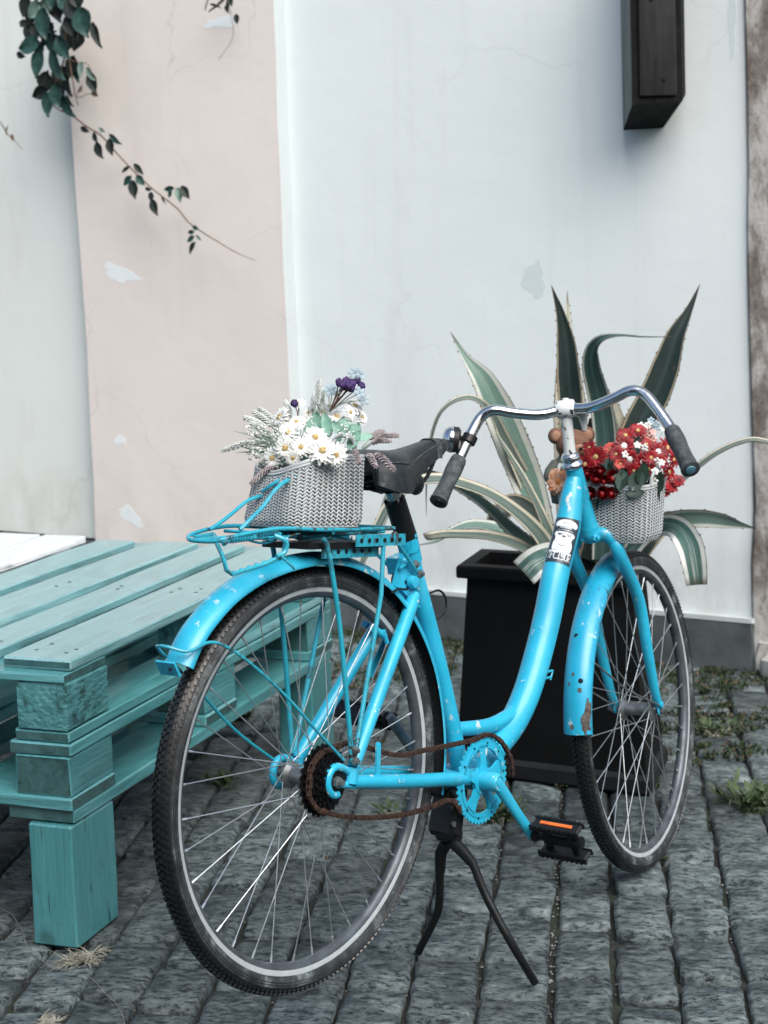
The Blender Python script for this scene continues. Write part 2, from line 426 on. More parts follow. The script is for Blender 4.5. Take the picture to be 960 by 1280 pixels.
# dark timber bracket hanging at the top right
def m_tim():
    g = NG('tarred_timber'); n1 = g.noise(10, 6, .65, stretch=(4, 4, .5)); g.col(g.ramp(n1, [(.3, (.018, .017, .017)), (.6, (.045, .042, .042)), (.75, (.10, .095, .09))])); g.rough(.7)
    g.bump(n1, .5, .006); return g.m
m_timber = m_tim()
m_timber2 = simple('grey_weathered_wood', (.020, .0195, .021), .6, var=.4, scale=14, stretch=(4, 4, .4), bump=.3)
m_pitch = simple('black_pitch_timber', (.006, .006, .006), .8, var=.4, spec=.15)
m_timgrey = simple('grey_bleached_wood', (.16, .18, .17), .8, var=.55, scale=16, stretch=(2, 2, .3), bump=.5, bscale=40, bdist=.004)
br = thing('timber_bracket', 'dark timber bracket hanging against the white wall at the upper right', 'bracket', Matrix.Translation((0.80, 5.0, 1.75)))
lo = [vec(q) - Vector((0.80, 5.0, 1.75)) for q in ((0.7824, 5.06, 1.7803), (0.9352, 5.06, 1.787), (0.9602, 5.14, 1.8126), (0.912, 5.27, 1.7213), (0.79, 5.3, 1.72))]
mb = MB(); lo2 = [v.copy() for v in lo]
hi = [Vector((v.x, v.y, .62)) for v in lo]
mb.add(lo2 + hi, [(0, 1, 2, 3, 4), (9, 8, 7, 6, 5)] + [(k, k + 5, (k + 1) % 5 + 5, (k + 1) % 5) for k in range(5)])
mb.m[6] = 1
mb.build('post', [m_pitch, m_timgrey], br, smooth=False)
fl = lo[0] + (lo[1] - lo[0]) * .16; fr = lo[0] + (lo[1] - lo[0]) * .88
mb = MB().rough_box(((fl.x + fr.x) / 2, fl.y - .006, .335), (fr.x - fl.x, .014, .56), bev=.003, jit=.001)
mb.build('face_board', m_timber2, br)
for k, zz in enumerate((.10, .34, .55)):
    MB().lathe([(.004, 0), (.006, .002), (.004, .004)], ((fl.x + fr.x) / 2 + U(-.02, .02), fl.y - .0125, zz), (0, -1, 0), 10).build('nail_head', m_pitch, br)

# ---------------------------------------------------------------- ground
def m_groundf():
    g = NG('earth_and_grit'); n1 = world_noise(g, 60, 6, .7)
    n2 = world_noise(g, 3, 3, .6)
    c = g.ramp(n1, [(.35, (.006, .007, .007)), (.58, (.018, .020, .019)), (.72, (.07, .07, .065))])
    g.col(g.mix(g.ramp(n2, [(.45, 0.0), (.65, .6)]), c, (.018, .030, .014))); g.rough(.95); g.bump(n1, .8, .006); return g.m
m_ground = m_groundf()
mb = MB(); N = 12; S = 30.0
mb.add([(-S + 2 * S * i / N, -S + 2 * S * j / N, -.019) for i in range(N + 1) for j in range(N + 1)],
       [(i * (N + 1) + j, (i + 1) * (N + 1) + j, (i + 1) * (N + 1) + j + 1, i * (N + 1) + j + 1) for i in range(N) for j in range(N)])
ground = mb.build('ground', m_ground, smooth=False); ground['kind'] = 'structure'

def m_stonef():
    g = NG('dark_basalt_paver')
    oi = g.n('ShaderNodeObjectInfo')
    rz = R(-7)
    big = world_noise(g, 20, 5, .62, (1.5, 1, 1), rz)
    flk = world_noise(g, 70, 8, .72, (1.9, 1, 1), rz)
    fine = world_noise(g, 210, 4, .7)
    pit = world_noise(g, 120, 5, .65, (2.2, 1, 1), rz)
    c = g.ramp(flk, [(.30, (.045, .064, .069)), (.46, (.092, .122, .128)), (.60, (.16, .196, .20)), (.74, (.33, .37, .37))])
    blot = g.ramp(big, [(.40, 1.0), (.56, 0.0)]); c = g.mix(blot, c, g.ramp(flk, [(.35, (.020, .032, .038)), (.6, (.065, .090, .098))]))
    c = g.mix(g.ramp(pit, [(.37, .9), (.45, 0.0)]), c, (.008, .013, .015))
    c = g.mix(g.ramp(flk, [(.395, 1.0), (.43, 0.0)]), c, (.010, .018, .022))
    tone = g.n('ShaderNodeMapRange'); g.l(oi.outputs['Random'], tone.inputs[0]); tone.inputs[3].default_value = .58; tone.inputs[4].default_value = 1.2
    hv = g.n('ShaderNodeHueSaturation'); g.l(tone.outputs[0], hv.inputs['Value']); g.l(c, hv.inputs['Color'])
    grit = g.ramp(fine, [(.70, 0.0), (.74, .6)])
    g.col(g.mix(grit, hv.outputs[0], (.30, .31, .29)))
    g.rough(g.ramp(flk, [(.4, .62), (.6, .85)]))
    nb = g.bump(big, .5, .014); nb = g.bump(g.ramp(flk, [(.34, 0.0), (.46, .8), (.7, 1.0)]), .6, .005, prev=nb); nb = g.bump(g.ramp(pit, [(.38, 0.0), (.47, 1.0)]), .5, .003, prev=nb); g.bump(fine, .35, .0015, prev=nb)
    return g.m
m_stone = m_stonef()

GH = R(82.6); GD = Vector((math.cos(GH), math.sin(GH), 0)); GP = Vector((math.sin(GH), -math.cos(GH), 0))   # along the rows, across them
# joints measured across the rows on the line y = 3
J = [-.737, -.612, -.489, -.365, -.238, -.112, .013, .145, .277, .402, .516, .637, .765, .89, 1.01]
while J[0] > -2.2: J.insert(0, J[0] - U(.118, .13))
while J[-1] < 2.4: J.append(J[-1] + U(.118, .13))
def wall_y(x): return 5.23 - .612 * (x - .97)
def stone_mesh(cx, cy, wdt, ln):
    """one paver: lumpy top grid, rounded arris, skirt; coordinates round its centre"""
    nx, ny = 5, 7; vs = []; fs = []
    tiltx, tilty, up = U(-.05, .05), U(-.035, .035), U(-.006, .004)
    sx, sy = U(-1, 1) * .006, U(-1, 1) * .006
    ph = [U(-.0035, .0035) for _ in range(40)]
    for j in range(ny):
        for i in range(nx):
            a = i / (nx - 1) * 2 - 1; b = j / (ny - 1) * 2 - 1
            x = a * wdt / 2; y = b * ln / 2
            edge = i in (0, nx - 1) or j in (0, ny - 1)
            if i in (0, nx - 1): x += ph[j] + sx * b
            if j in (0, ny - 1): y += ph[10 + i] + sy * a
            if i in (0, nx - 1) and j in (0, ny - 1): x *= .955; y *= .97
            if i in (1, nx - 2): x = math.copysign(wdt / 2 - .009, a)
            if j in (1, ny - 2): y = math.copysign(ln / 2 - .011, b)
            wx = cx + GP.x * x + GD.x * y; wy = cy + GP.y * x + GD.y * y
            z = up + tiltx * x + tilty * y + (noise.noise((wx * 16, wy * 16, 3)) * .006 + noise.noise((wx * 40, wy * 40, 7)) * .0022)
            if edge: z -= .006 if j not in (0, ny - 1) else .015
            vs.append((x, y, z))
    for j in range(ny - 1):
        for i in range(nx - 1): q = j * nx + i; fs.append((q, q + 1, q + nx + 1, q + nx))
    per = list(range(nx)) + [j * nx + nx - 1 for j in range(1, ny)] + [(ny - 1) * nx + i for i in range(nx - 2, -1, -1)] + [j * nx for j in range(ny - 2, 0, -1)]
    b0 = len(vs)
    for q in per: x, y, z = vs[q]; vs.append((x * 1.0, y * 1.0, -.05))
    for k in range(len(per)): a, b = per[k], per[(k + 1) % len(per)]; fs.append((a, b0 + k, b0 + (k + 1) % len(per), b))
    return vs, fs
stones = []
rot = Matrix.Rotation(GH - math.pi / 2, 4, 'Z')
base0 = Vector((0, 3, 0))
for a, b in zip(J[:-1], J[1:]):
    wd = (b - a) * math.sin(GH) - U(.005, .011)
    if abs(a - .277) < .01: wd -= .012
    s = -1.4 + U(0, .2)
    while s < 4.6:
        ln = U(.15, .29)
        c = base0 + Vector(((a + b) / 2, 0, 0)) + GD * (s + ln / 2)
        s += ln
        if c.y > wall_y(c.x) + .05 or c.y < 1.7: continue
        stones.append((c.x, c.y, wd, ln - U(.013, .026)))
def inview(x, y):
    px = 480 + 2062 * x / (y + .1); return -30 < px < 990 and y > 2.62
stones.sort(key=lambda q: (not inview(q[0], q[1]), q[1]))
rest = MB()
for k, (x, y, wd, ln) in enumerate(stones):
    vs, fs = stone_mesh(x, y, wd, ln)
    if k < 290:
        me = bpy.data.meshes.new('paving_stone'); me.from_pydata(vs, [], fs); me.materials.append(m_stone)
        me.polygons.foreach_set('use_smooth', [True] * len(me.polygons)); me.update()
        o = bpy.data.objects.new('paving_stone', me); col.objects.link(o); o.parent = ground
        o.matrix_local = Matrix.Translation((x, y, 0)) @ rot
    else:
        mt = Matrix.Translation((x, y, 0)) @ rot
        rest.add([mt @ Vector(v) for v in vs], fs)
rest.build('paving_stones', m_stone, ground, kind='stuff', sharp=60)

# grit and pebbles in the joints
m_grit = simple('pale_grit', (.17, .18, .17), .85, var=.5, scale=300)
mb = MB()
def pebble(x, y, z, r):
    vs = [(x + r * U(.6, 1.1) * dx, y + r * U(.6, 1.1) * dy, z + r * .7 * dz) for dx, dy, dz in ((1, 0, 0), (0, 1, 0), (-1, 0, 0), (0, -1, 0), (0, 0, 1), (0, 0, -1))]
    mb.add(vs, [(0, 1, 4), (1, 2, 4), (2, 3, 4), (3, 0, 4), (1, 0, 5), (2, 1, 5), (3, 2, 5), (0, 3, 5)])
for k in range(600):
    j = random.choice(J[8:24]) if rnd() < .8 else .277
    if rnd() < .25: j = .277 + U(-.004, .004)
    s = U(-.5, 2.0); p = base0 + Vector((j + U(-.007, .007), 0, 0)) + GD * s
    pebble(p.x, p.y, U(-.016, -.010), U(.0012, .0042) * (1.5 if rnd() < .06 else 1))
for k in range(260):
    p = Vector((U(-.8, 1.2), U(2.7, 4.6), .002)); pebble(p.x, p.y, U(.0, .003), U(.0007, .0018))
gr = mb.build('gravel', m_grit, smooth=False); gr['kind'] = 'stuff'

# moss and weeds
def m_leafm(name, c1, c2, rough=.6):
    g = NG(name); g.col(g.ramp(world_noise(g, 55, 4, .6), [(.3, c1), (.7, c2)])); g.rough(rough); g.b.inputs['Specular IOR Level'].default_value = .35; return g.m
m_moss = m_leafm('moss_green', (.012, .022, .012), (.035, .06, .022), .8)
m_weed = m_leafm('weed_green', (.018, .035, .014), (.07, .11, .045))
m_straw = m_leafm('dry_straw', (.16, .15, .11), (.42, .41, .34), .7)
m_litter = m_leafm('dry_leaf_litter', (.05, .035, .025), (.16, .10, .07), .8)
def blade(mb, p, d, h, w, bend=.4, n=3, mi=0):
    p = vec(p); d = vec(d).normalized(); side = d.cross(Vector((0, 0, 1)));
    if side.length < .1: side = Vector((1, 0, 0))
    side.normalize(); vs = []
    for k in range(n + 1):
        t = k / n; c = p + d * (h * t) + Vector((0, 0, -1)) * (bend * h * t * t)
        if c.z < .001: c.z = .001 + .001 * rnd()
        ww = w * (1 - t * .9); vs += [c - side * ww, c + side * ww]
    mb.add(vs, [(2 * k, 2 * k + 1, 2 * k + 3, 2 * k + 2) for k in range(n)], mi)
def leaflet(mb, p, d, L, w, mi=0):
    p = vec(p); d = vec(d).normalized(); side = d.cross(Vector((U(-.3, .3), U(-.3, .3), 1))).normalized()
    nrm = side.cross(d)
    mb.add([p, p + d * L * .45 + side * w - nrm * w * .3, p + d * L, p + d * L * .45 - side * w - nrm * w * .3, p + d * L * .5], [(0, 1, 4), (1, 2, 4), (2, 3, 4), (3, 0, 4)], mi)
mb = MB()
def moss_at(x, y, r, n, hmax=.02):
    for k in range(n):
        a = U(0, 6.28); q = r * math.sqrt(rnd()); px, py = x + q * math.cos(a) * 1.4, y + q * math.sin(a)
        leaflet(mb, (px, py, U(-.012, .004)), (U(-1, 1), U(-1, 1), U(.5, 1.6)), U(.006, hmax), U(.002, .005), 1 if rnd() < .12 else 0)
for k in range(34):
    u = U(-1.3, .25); p = WM @ Vector((u, U(-.16, -.03), 0)); moss_at(p.x, p.y, U(.02, .06), 110)
for q, r, n in (((1.0169, 5.0297, 0), .12, 800), ((0.9321, 4.5635, 0), .10, 900), ((0.9419, 4.3019, 0), .05, 300), ((0.1889, 5.5038, 0), .10, 500), ((0.0281, 5.6994, 0), .12, 500), ((-0.0556, 5.1715, 0), .09, 260), ((0.2937, 5.0299, 0), .06, 300), ((0.6741, 5.0751, 0), .12, 300), ((0.7202, 4.8835, 0), .08, 200)): moss_at(q[0], q[1], r, n, .022)
for k in range(46):
    q = vec((0.9196, 5.0426, 0)).lerp(vec((1.0103, 4.3654, 0)), rnd()) + Vector((U(-.25, .25), U(-.35, .25), 0)); moss_at(q.x, q.y, U(.01, .035), 70, .016)
for k in range(60):
    q = vec((0.1961, 5.6749, 0)).lerp(vec((-0.1894, 5.3935, 0)), rnd()) + Vector((U(-.2, .2), U(-.4, .3), 0)); moss_at(q.x, q.y, U(.01, .04), 70, .018)
for k in range(45):
    j = random.choice(J[6:26]); s = U(.4, 2.2); p = base0 + Vector((j, 0, 0)) + GD * s
    moss_at(p.x, p.y, U(.008, .02), 16, .012)
ms = mb.build('moss', [m_moss, m_litter], smooth=False); ms['kind'] = 'stuff'

def weed(p, r, n, h, label, mats, leafy=.4, dry=0.0, flat=.5):
    mb = MB(); cl = [(U(-r, r) * .6, U(-r, r) * .5, U(0, 6.28)) for _ in range(7)]
    for k in range(n):
        cx_, cy_, ca = random.choice(cl); a = ca + random.gauss(0, .9); q = r * .25 * rnd(); b = (cx_ + q * math.cos(a), cy_ + q * math.sin(a), -.004)
        e = U(flat, 1.3); d = (math.cos(a) * 1, math.sin(a), e)
        if rnd() < leafy: leaflet(mb, (b[0] + d[0] * h * .3 * rnd(), b[1] + d[1] * h * .3 * rnd(), h * .35 * rnd()), d, U(.3, .8) * h, h * U(.07, .16), 0)
        else: blade(mb, b, d, U(.5, 1.1) * h, U(.0008, .0022), U(.3, .8), 4, 1 if rnd() < dry else 0)
    o = mb.build('weed', mats, smooth=False); o.location = (p[0], p[1], 0); tag(o, label, 'weed', 'weeds growing in the paving joints'); return o
weed((0.2473, 3.8615, 0), .06, 260, .055, 'green weed with dry tips growing from the joint below the chainring', [m_weed, m_straw], .35, .35)
weed((0.8724, 3.8776, 0), .09, 420, .085, 'grassy green weed tuft at the right edge of the paving', [m_weed, m_straw], .2, .25)
weed((-0.1924, 3.9631, 0), .0, 0, .05, 'x', [m_weed]) if False else None
weed((-0.4559, 4.1546, 0), .05, 60, .055, 'small dark leafy weed seen through the rear wheel left of the hub', [m_weed, m_straw], .9, .1)
weed((-0.4543, 4.7299, 0), .05, 60, .06, 'sparse leafy weed in the shade under the pallet seat', [m_weed, m_straw], .9, .1)
weed((-0.0186, 3.9109, 0), .04, 70, .045, 'pale scruffy weed beside the rear tyre under the chain', [m_weed, m_straw], .3, .7)
weed((0.9164, 4.4879, 0), .07, 160, .05, 'low weed with strewn stalks among the moss near the front wheel', [m_weed, m_straw], .3, .8, .1)
o = weed((-0.6233, 3.148, 0), .05, 170, .06, 'tuft of dry straw at the foot of the teal bench leg', [m_straw, m_straw], 0, 1, .15); o.name = 'straw_tuft'; o['category'] = 'straw'
o = weed((-0.6459, 2.8782, 0), .03, 60, .04, 'few dry straws in the joint at the bottom left corner', [m_straw, m_straw], 0, 1, .1); o.name = 'straw_tuft'; o['category'] = 'straw'
m_thread = simple('grey_thread', (.20, .19, .18), .8, bump=0)
pts = [(-0.8542, 3.3964, 0.004), (-0.8222, 3.3599, 0.004), (-0.7794, 3.2706, 0.004), (-0.7472, 3.1804, 0.005), (-0.69, 3.102, 0.005), (-0.6396, 3.0659, 0.005), (-0.6014, 3.0419, 0.005), (-0.5631, 2.9776, 0.005), (-0.5214, 2.9026, 0.005), (-0.4962, 2.8141, 0.005)]
th = MB().tube(spline([(p[0], p[1], .006) for p in pts], 5), .0006, 5).build('thread', m_thread); tag(th, 'thin loose thread lying on the paving at the bottom left', 'thread')

# ---------------------------------------------------------------- pallet bench
def woodf(name, c, lite, dark, st=(1, 14, 14), chips=.0):
    g = NG(name)
    gr_ = g.noise(6, 7, .66, stretch=st, dist=.3); bl = g.noise(3.5, 4, .6)
    c1 = g.ramp(gr_, [(.30, dark), (.48, c), (.68, lite)])
    c2 = g.mix(g.ramp(bl, [(.4, 0.0), (.7, .4)]), c1, lite)
    ck = g.ramp(g.noise(14, 3, .5, stretch=(st[0] * .3, st[1] * .9, st[2] * .9)), [(.68, 0.0), (.70, .85)])
    wr = g.ramp(g.noise(26, 6, .7, stretch=(st[0] * .8, max(1, st[1] * .25), max(1, st[2] * .25))), [(.66, 0.0), (.71, .7)]); c2 = g.mix(wr, c2, (lite[0] * 1.6, lite[1] * 1.05, lite[2] * 1.0))
    kn = g.n('ShaderNodeTexVoronoi'); kn.inputs['Scale'].default_value = 3.2; g.l(g.co.outputs['Object'], kn.inputs['Vector']); c2 = g.mix(g.ramp(kn.outputs['Distance'], [(.035, .75), (.075, 0.0)]), c2, tuple(x * .4 for x in c))
    ag = g.ramp(g.noise(9, 6, .72), [(.55, 0.0), (.78, .55)]); c2 = g.mix(ag, c2, tuple(x * .38 for x in c))
    g.col(g.mix(ck, c2, tuple(x * .16 for x in c))); g.rough(g.ramp(bl, [(.3, .30), (.7, .46)])); g.b.inputs['Coat Weight'].default_value = 1.0; g.b.inputs['Coat Roughness'].default_value = .28; g.b.inputs['Coat IOR'].default_value = 1.7
    nb = g.bump(gr_, .8, .004); nb = g.bump(ck, -.8, .004, prev=nb); g.bump(g.noise(9, 3), .25, .006, prev=nb); return g.m
TE = (.052, .225, .238)
m_tealx = woodf('teal_painted_wood', TE, (.10, .32, .35), (.03, .16, .18))
m_teale = woodf('shaded_teal_end_grain', (.028, .088, .09), (.05, .14, .142), (.010, .030, .032), (6, 6, 6))  # raw end grain, darkened further to carry the shade of front faces
m_tealv = woodf('teal_painted_post', TE, (.07, .28, .31), (.035, .19, .21), (14, 14, 1))
def m_chipb():
    g = NG('teal_chipboard_block'); v = g.n('ShaderNodeTexVoronoi'); v.inputs['Scale'].default_value = 70; mp = g.n('ShaderNodeMapping'); mp.inputs['Scale'].default_value = (.5, 1, 1.6)
    g.l(g.co.outputs['Object'], mp.inputs[0]); n0 = g.noise(30, 5, .7)
    g.l(mp.outputs[0], v.inputs['Vector'])
    g.col(g.ramp(n0, [(.36, (.012, .05, .052)), (.45, (.038, .16, .17)), (.7, (.07, .23, .245))])); g.rough(.7)
    nb = g.bump(n0, .9, .008); g.bump(v.outputs['Distance'], .5, .004, prev=nb); return g.m
m_chip = m_chipb()
PL = Vector((math.cos(1.21221), math.sin(1.21221), 0)); PNn = Vector((-PL.y, PL.x, 0))
PM = Matrix(((PL.x, PNn.x, 0, -.65), (PL.y, PNn.y, 0, 3.18), (0, 0, 1, 0), (0, 0, 0, 1)))     # x away from the camera, y to the left
bench = thing('pallet_bench', 'teal painted bench of two stacked wooden pallets on square legs behind the rear wheel', 'bench', PM)
def bd(name, x0, x1, y0, y1, z0, z1, mat, parent=bench, nx=6, bev=.003, jit=.0012, label=None):
    g_ = .0012
    mb = MB().rough_box((0, 0, 0), (x1 - x0, y1 - y0, z1 - z0 - g_), bev=bev, jit=jit, nx=nx)
    # end-grain faces get the second slot
    for k, f in enumerate(mb.f):
        if len(f) == 8: mb.m[k] = 1
    return mb.build(name, mat, parent, loc=((x0 + x1) / 2, (y0 + y1) / 2, (z0 + z1) / 2), sharp=30, label=label)
MT = [m_tealx, m_teale]
m_deck = woodf('lightened_teal_deck_wood', (.14, .32, .34), (.22, .42, .44), (.09, .24, .26))  # deck colour lightened for faded paint and for the sky sheen on top
def cross(name, x0, x1, y0, y1, z0, z1, mat=None):     # board whose grain runs across
    mb = MB().rough_box((0, 0, 0), (y1 - y0, x1 - x0, z1 - z0 - .0012), bev=.003, jit=.0012, nx=5)
    for k, f in enumerate(mb.f):
        if len(f) == 8: mb.m[k] = 1
    o = mb.build(name, mat or MT, bench, sharp=30); o.location = ((x0 + x1) / 2, (y0 + y1) / 2, (z0 + z1) / 2); o.rotation_euler = (0, 0, math.pi / 2); return o
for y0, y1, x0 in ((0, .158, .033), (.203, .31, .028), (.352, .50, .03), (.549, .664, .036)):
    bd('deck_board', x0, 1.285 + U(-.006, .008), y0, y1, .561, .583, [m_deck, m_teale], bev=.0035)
XC = ((.006, .172), (.60, .76), (1.215, 1.372))
YB = ((.003, .112), (.29, .40), (.558, .667))
for x0, x1 in XC: cross('cross_board', x0, x1, .002, .666, .541, .5605)
for i, (x0, x1) in enumerate(XC):
    for k, (y0, y1) in enumerate(YB):
        bd('block', x0 + .004, x1 + .003, y0 - .001, y1 + .004, .443, .541, [m_chip, m_chip], nx=2, jit=.002)
        bd('block', x0 + .0, x1 + .004, y0 - .003, y1 + .012, .311, .393, MT, nx=2, jit=.002)
for y0, y1 in ((0, .125), (.28, .41), (.54, .668)):
    bd('runner_board', .012, 1.372, y0, y1, .420, .443, MT)
    bd('runner_board', .008, 1.368, y0 - .004, y1 + .012, .393, .4195, MT)
for x0, x1 in XC: cross('cross_board', x0 - .004, x1 + .003, -.004, .67, .284, .311)
for y0, y1 in ((-.002, .15), (.22, .33), (.40, .50), (.56, .668)):
    bd('bottom_board', .012, 1.37, y0, y1, .255, .2838, MT)
bd('added_side_board', .01, 1.36, .669, .684, .30, .53, MT)  # unseen board added along the far side to darken the inside
cross('added_end_board', 1.374, 1.390, .0, .684, .30, .53)  # added closing board, hides the pale wall and keeps the inside dark
for x0, x1 in ((0, .170), (1.225, 1.368)):
    for y0, y1 in ((0.0, .100), (.56, .66)):
        mb = MB().rough_box((0, 0, 0), (.255 - .003, y1 - y0, x1 - x0), bev=.004, jit=.001, nx=3, rot=Matrix.Rotation(math.pi / 2, 3, 'Y'))
        # after turning: length stands up
        o = mb.build('leg', [m_tealv], bench, sharp=30)
        o.data.transform(Matrix.Rotation(math.pi / 2, 4, 'Z') @ Matrix.Identity(4)) if False else None
        o.location = ((x0 + x1) / 2, (y0 + y1) / 2, .1275)
for k, (x, y) in enumerate(((.09, .045), (.10, .12), (.68, .05), (.67, .11), (1.25, .05), (.09, .24), (.68, .26), (.09, .40), (.68, .43))):
    for dx, dy in ((0, 0), (U(.03, .06), U(-.012, .012))):
        MB().lathe([(.0, .0), (.0045, .0), (.005, .0006), (.0, .0012)], (x + dx, y + dy, .5831), (0, 0, 1), 8).build('nail', m_teale, bench)

m_wwood = woodf('white_painted_wood', (.68, .73, .76), (.78, .82, .84), (.50, .56, .60))
wb = thing('white_bench', 'low white painted wooden bench beyond the left side of the teal pallet bench', 'bench', PM @ Matrix.Translation((0, .715, 0)))
for y0, y1 in ((.0, .135), (.15, .285)):
    bd('seat_board', -.1, 1.30 + U(0, .02), y0, y1, .566, .589, [m_wwood, m_wwood], parent=wb, nx=8)
for x in (.1, 1.15):
    bd('crosspiece', x, x + .08, .0, .28, .52, .565, [m_wwood, m_wwood], parent=wb, nx=2)
    for y in (.01, .21):
        bd('leg', x + .005, x + .07, y, y + .06, .0, .519, [m_wwood, m_wwood], parent=wb, nx=2)

# ---------------------------------------------------------------- bicycle
def rot3(ax, a): return Matrix.Rotation(a, 4, ax)
HEAD, LEAN, PIT = 0.90777, -0.03866, math.asin((.3478 - .51054) / 1.13685)
BM = Matrix.Translation((-.14831, 2.65623, .51054)) @ rot3('Z', HEAD) @ rot3('Y', -PIT) @ rot3('X', LEAN)   # bike frame: x forward, y left, z up, origin at the rear axle
BASE = Vector((.47, 0, -.455))
bike = thing('bicycle', 'cyan painted step-through bicycle propped on its black double kickstand', 'bicycle', BM @ Matrix.Translation(BASE))
OFF = -BASE
HA = R(67.5); AXD = Vector((-math.cos(HA), 0, math.sin(HA)))            # steering axis
def steer(a): return Matrix.Rotation(a, 4, AXD)
_off = Vector((math.sin(HA), 0, math.cos(HA))) * .063
FA = Vector((1.13685, 0, 0)) - _off
FMAT = Matrix.Translation(FA) @ steer(.16335) @ Matrix.Translation(_off)        # front wheel frame -> bike frame
STEM = Vector((.792, 0, .653))
HMAT = Matrix.Translation(STEM) @ steer(R(23))                                   # handlebar frame
def bpart(name, mb, mats, parent=None, **kw):
    if parent is None: return mb.build(name, mats, bike, loc=OFF, **kw)
    return mb.build(name, mats, parent, **kw)

# -- wheels
def make_wheel(front):
    holder_m = Matrix.Translation(OFF) @ (FMAT if front else Matrix.Identity(4))
    # rim is the wheel's own mesh
    prof = [(-.0115, .3065 - .3), (-.0125, .3165 - .3), (-.0105, .3175 - .3), (-.009, .3125 - .3), (.009, .3125 - .3), (.0105, .3175 - .3), (.0125, .3165 - .3), (.0115, .3065 - .3), (.0075, .2995 - .3), (.003, .2965 - .3), (-.003, .2965 - .3), (-.0075, .2995 - .3)]
    mb = MB().ring(prof, .3, 120, mi=[0, 0, 0, 0, 0, 0, 0, 1, 1, 1, 1, 1])
    rim_ = mb.build('wheel', [m_rim, m_rimin], bike, sharp=35); rim_.matrix_local = holder_m
    Rt = .3265; rt = .0185
    prof = []; mis = []
    n = 26
    for k in range(n):
        a = math.radians(-128 + 256 * k / (n - 1)); prof.append((rt * math.sin(a) * 1.02, rt * math.cos(a)))
        deg = abs(-128 + 256 * (k + .5) / (n - 1)); mis.append(0 if deg < 62 else 1)
    mb = MB().ring(prof, Rt, 120, mi=mis)
    # fine ribs in the sidewall
    for s in (-1, 1):
        for ang in (70, 84, 96):
            a = R(ang); mb.ring([(s * (rt * math.sin(a)) * 1.02 + .0006 * math.cos(t), rt * math.cos(a) + .0006 * math.sin(t)) for t in (0, 1.57, 3.14, 4.71)], Rt, 96, mi=[0, 0, 0, 0])
    mb.build('tyre', [m_rubber, m_sidewall], rim_, sharp=50)
    tb = MB()
    rows = ((-52, 5.5, 4.2), (-30, 6.5, 4.6), (-9, 7, 5.4), (9, 7, 5.4), (30, 6.5, 4.6), (52, 5.5, 4.2))
    NB = 190
    for (deg, ln, wd) in rows:
        a = R(deg)
        for k in range(NB):
            th = 2 * math.pi * (k + (.5 if deg in (-30, 9, 52) else 0)) / NB
            rad = Vector((math.cos(th), 0, math.sin(th))); tan = Vector((-math.sin(th), 0, math.cos(th))); ax = Vector((0, 1, 0))
            nn = rad * math.cos(a) + ax * math.sin(a); ss = ax * math.cos(a) - rad * math.sin(a)
            sk_ = (.35 if deg > 0 else -.35)
            t2 = (tan + ss * sk_).normalized(); s2 = nn.cross(t2)
            mtx = Matrix((t2, s2, nn)).transposed()
            tb.box(rad * Rt + nn * (rt + .0004), (ln * .001 * .98, wd * .001 * .90, .0046), mtx)
    tb.build('tread', m_tread, rim_, smooth=False, kind='stuff')
    # hub
    hw = .034 if not front else .033
    hb = MB().lathe([(.006, -.062 if not front else -.053), (.006, -.045), (.010, -.044), (.012, -.040), (.0225, -hw - .003), (.0225, -hw), (.0145, -hw + .006), (.0135, 0), (.0145, hw - .006), (.0225, hw), (.0225, hw + .003), (.012, .040), (.010, .044), (.006, .045), (.006, .062 if not front else .053)], (0, 0, 0), (0, 1, 0), 24)
    hb.build('hub', m_hub, rim_, sharp=35)
    for s in (-1, 1):
        e = .062 if not front else .053
        nb = MB().lathe([(.0, 0), (.0095, 0), (.0095, .007), (.006, .008), (.0052, .016), (.0, .0165)], (0, s * e, 0), (0, s, 0), 6)
        nb.build('axle_nut', m_hub, rim_, sharp=25)
    # spokes
    L0 = None; me = None
    NS = 36
    for k in range(NS):
        s = 1 if k % 2 else -1; grp = (k // 2) % 2
        th_r = 2 * math.pi * (k + .5) / NS; base = 2 * math.pi * ((k // 2) * 2 + (1 if s > 0 else 0)) / NS
        th_h = base + (1 if grp else -1) * R(62)
        a = Vector((.0195 * math.cos(th_h), s * (hw + .0015), .0195 * math.sin(th_h))); b = Vector((.2985 * math.cos(th_r), s * .001, .2985 * math.sin(th_r)))
        d = b - a
        if me is None:
            L0 = d.length
            q = MB().tube([(0, 0, 0), (0, 0, L0 - .012)], .0010, 6); q.tube([(0, 0, L0 - .014), (0, 0, L0 + .001)], .0020, 6)
            me = q.mesh('spoke', m_spoke, smooth=True)
        m = Matrix.Translation(a) @ d.to_track_quat('Z', 'Y').to_matrix().to_4x4() @ Matrix.Diagonal((1, 1, d.length / L0, 1))
        inst('spoke', me, rim_, m)
    return rim_
m_rimin = simple('dull_rim_inside', (.09, .105, .12), .45, metal=.5, var=.3)
rw = make_wheel(False)
fwheel = make_wheel(True)
# valve
MB().tube([(.2965 * math.cos(1.1), 0, .2965 * math.sin(1.1)), (.262 * math.cos(1.1), 0, .262 * math.sin(1.1))], [.0035, .0025], 8).build('valve', m_black, rw)

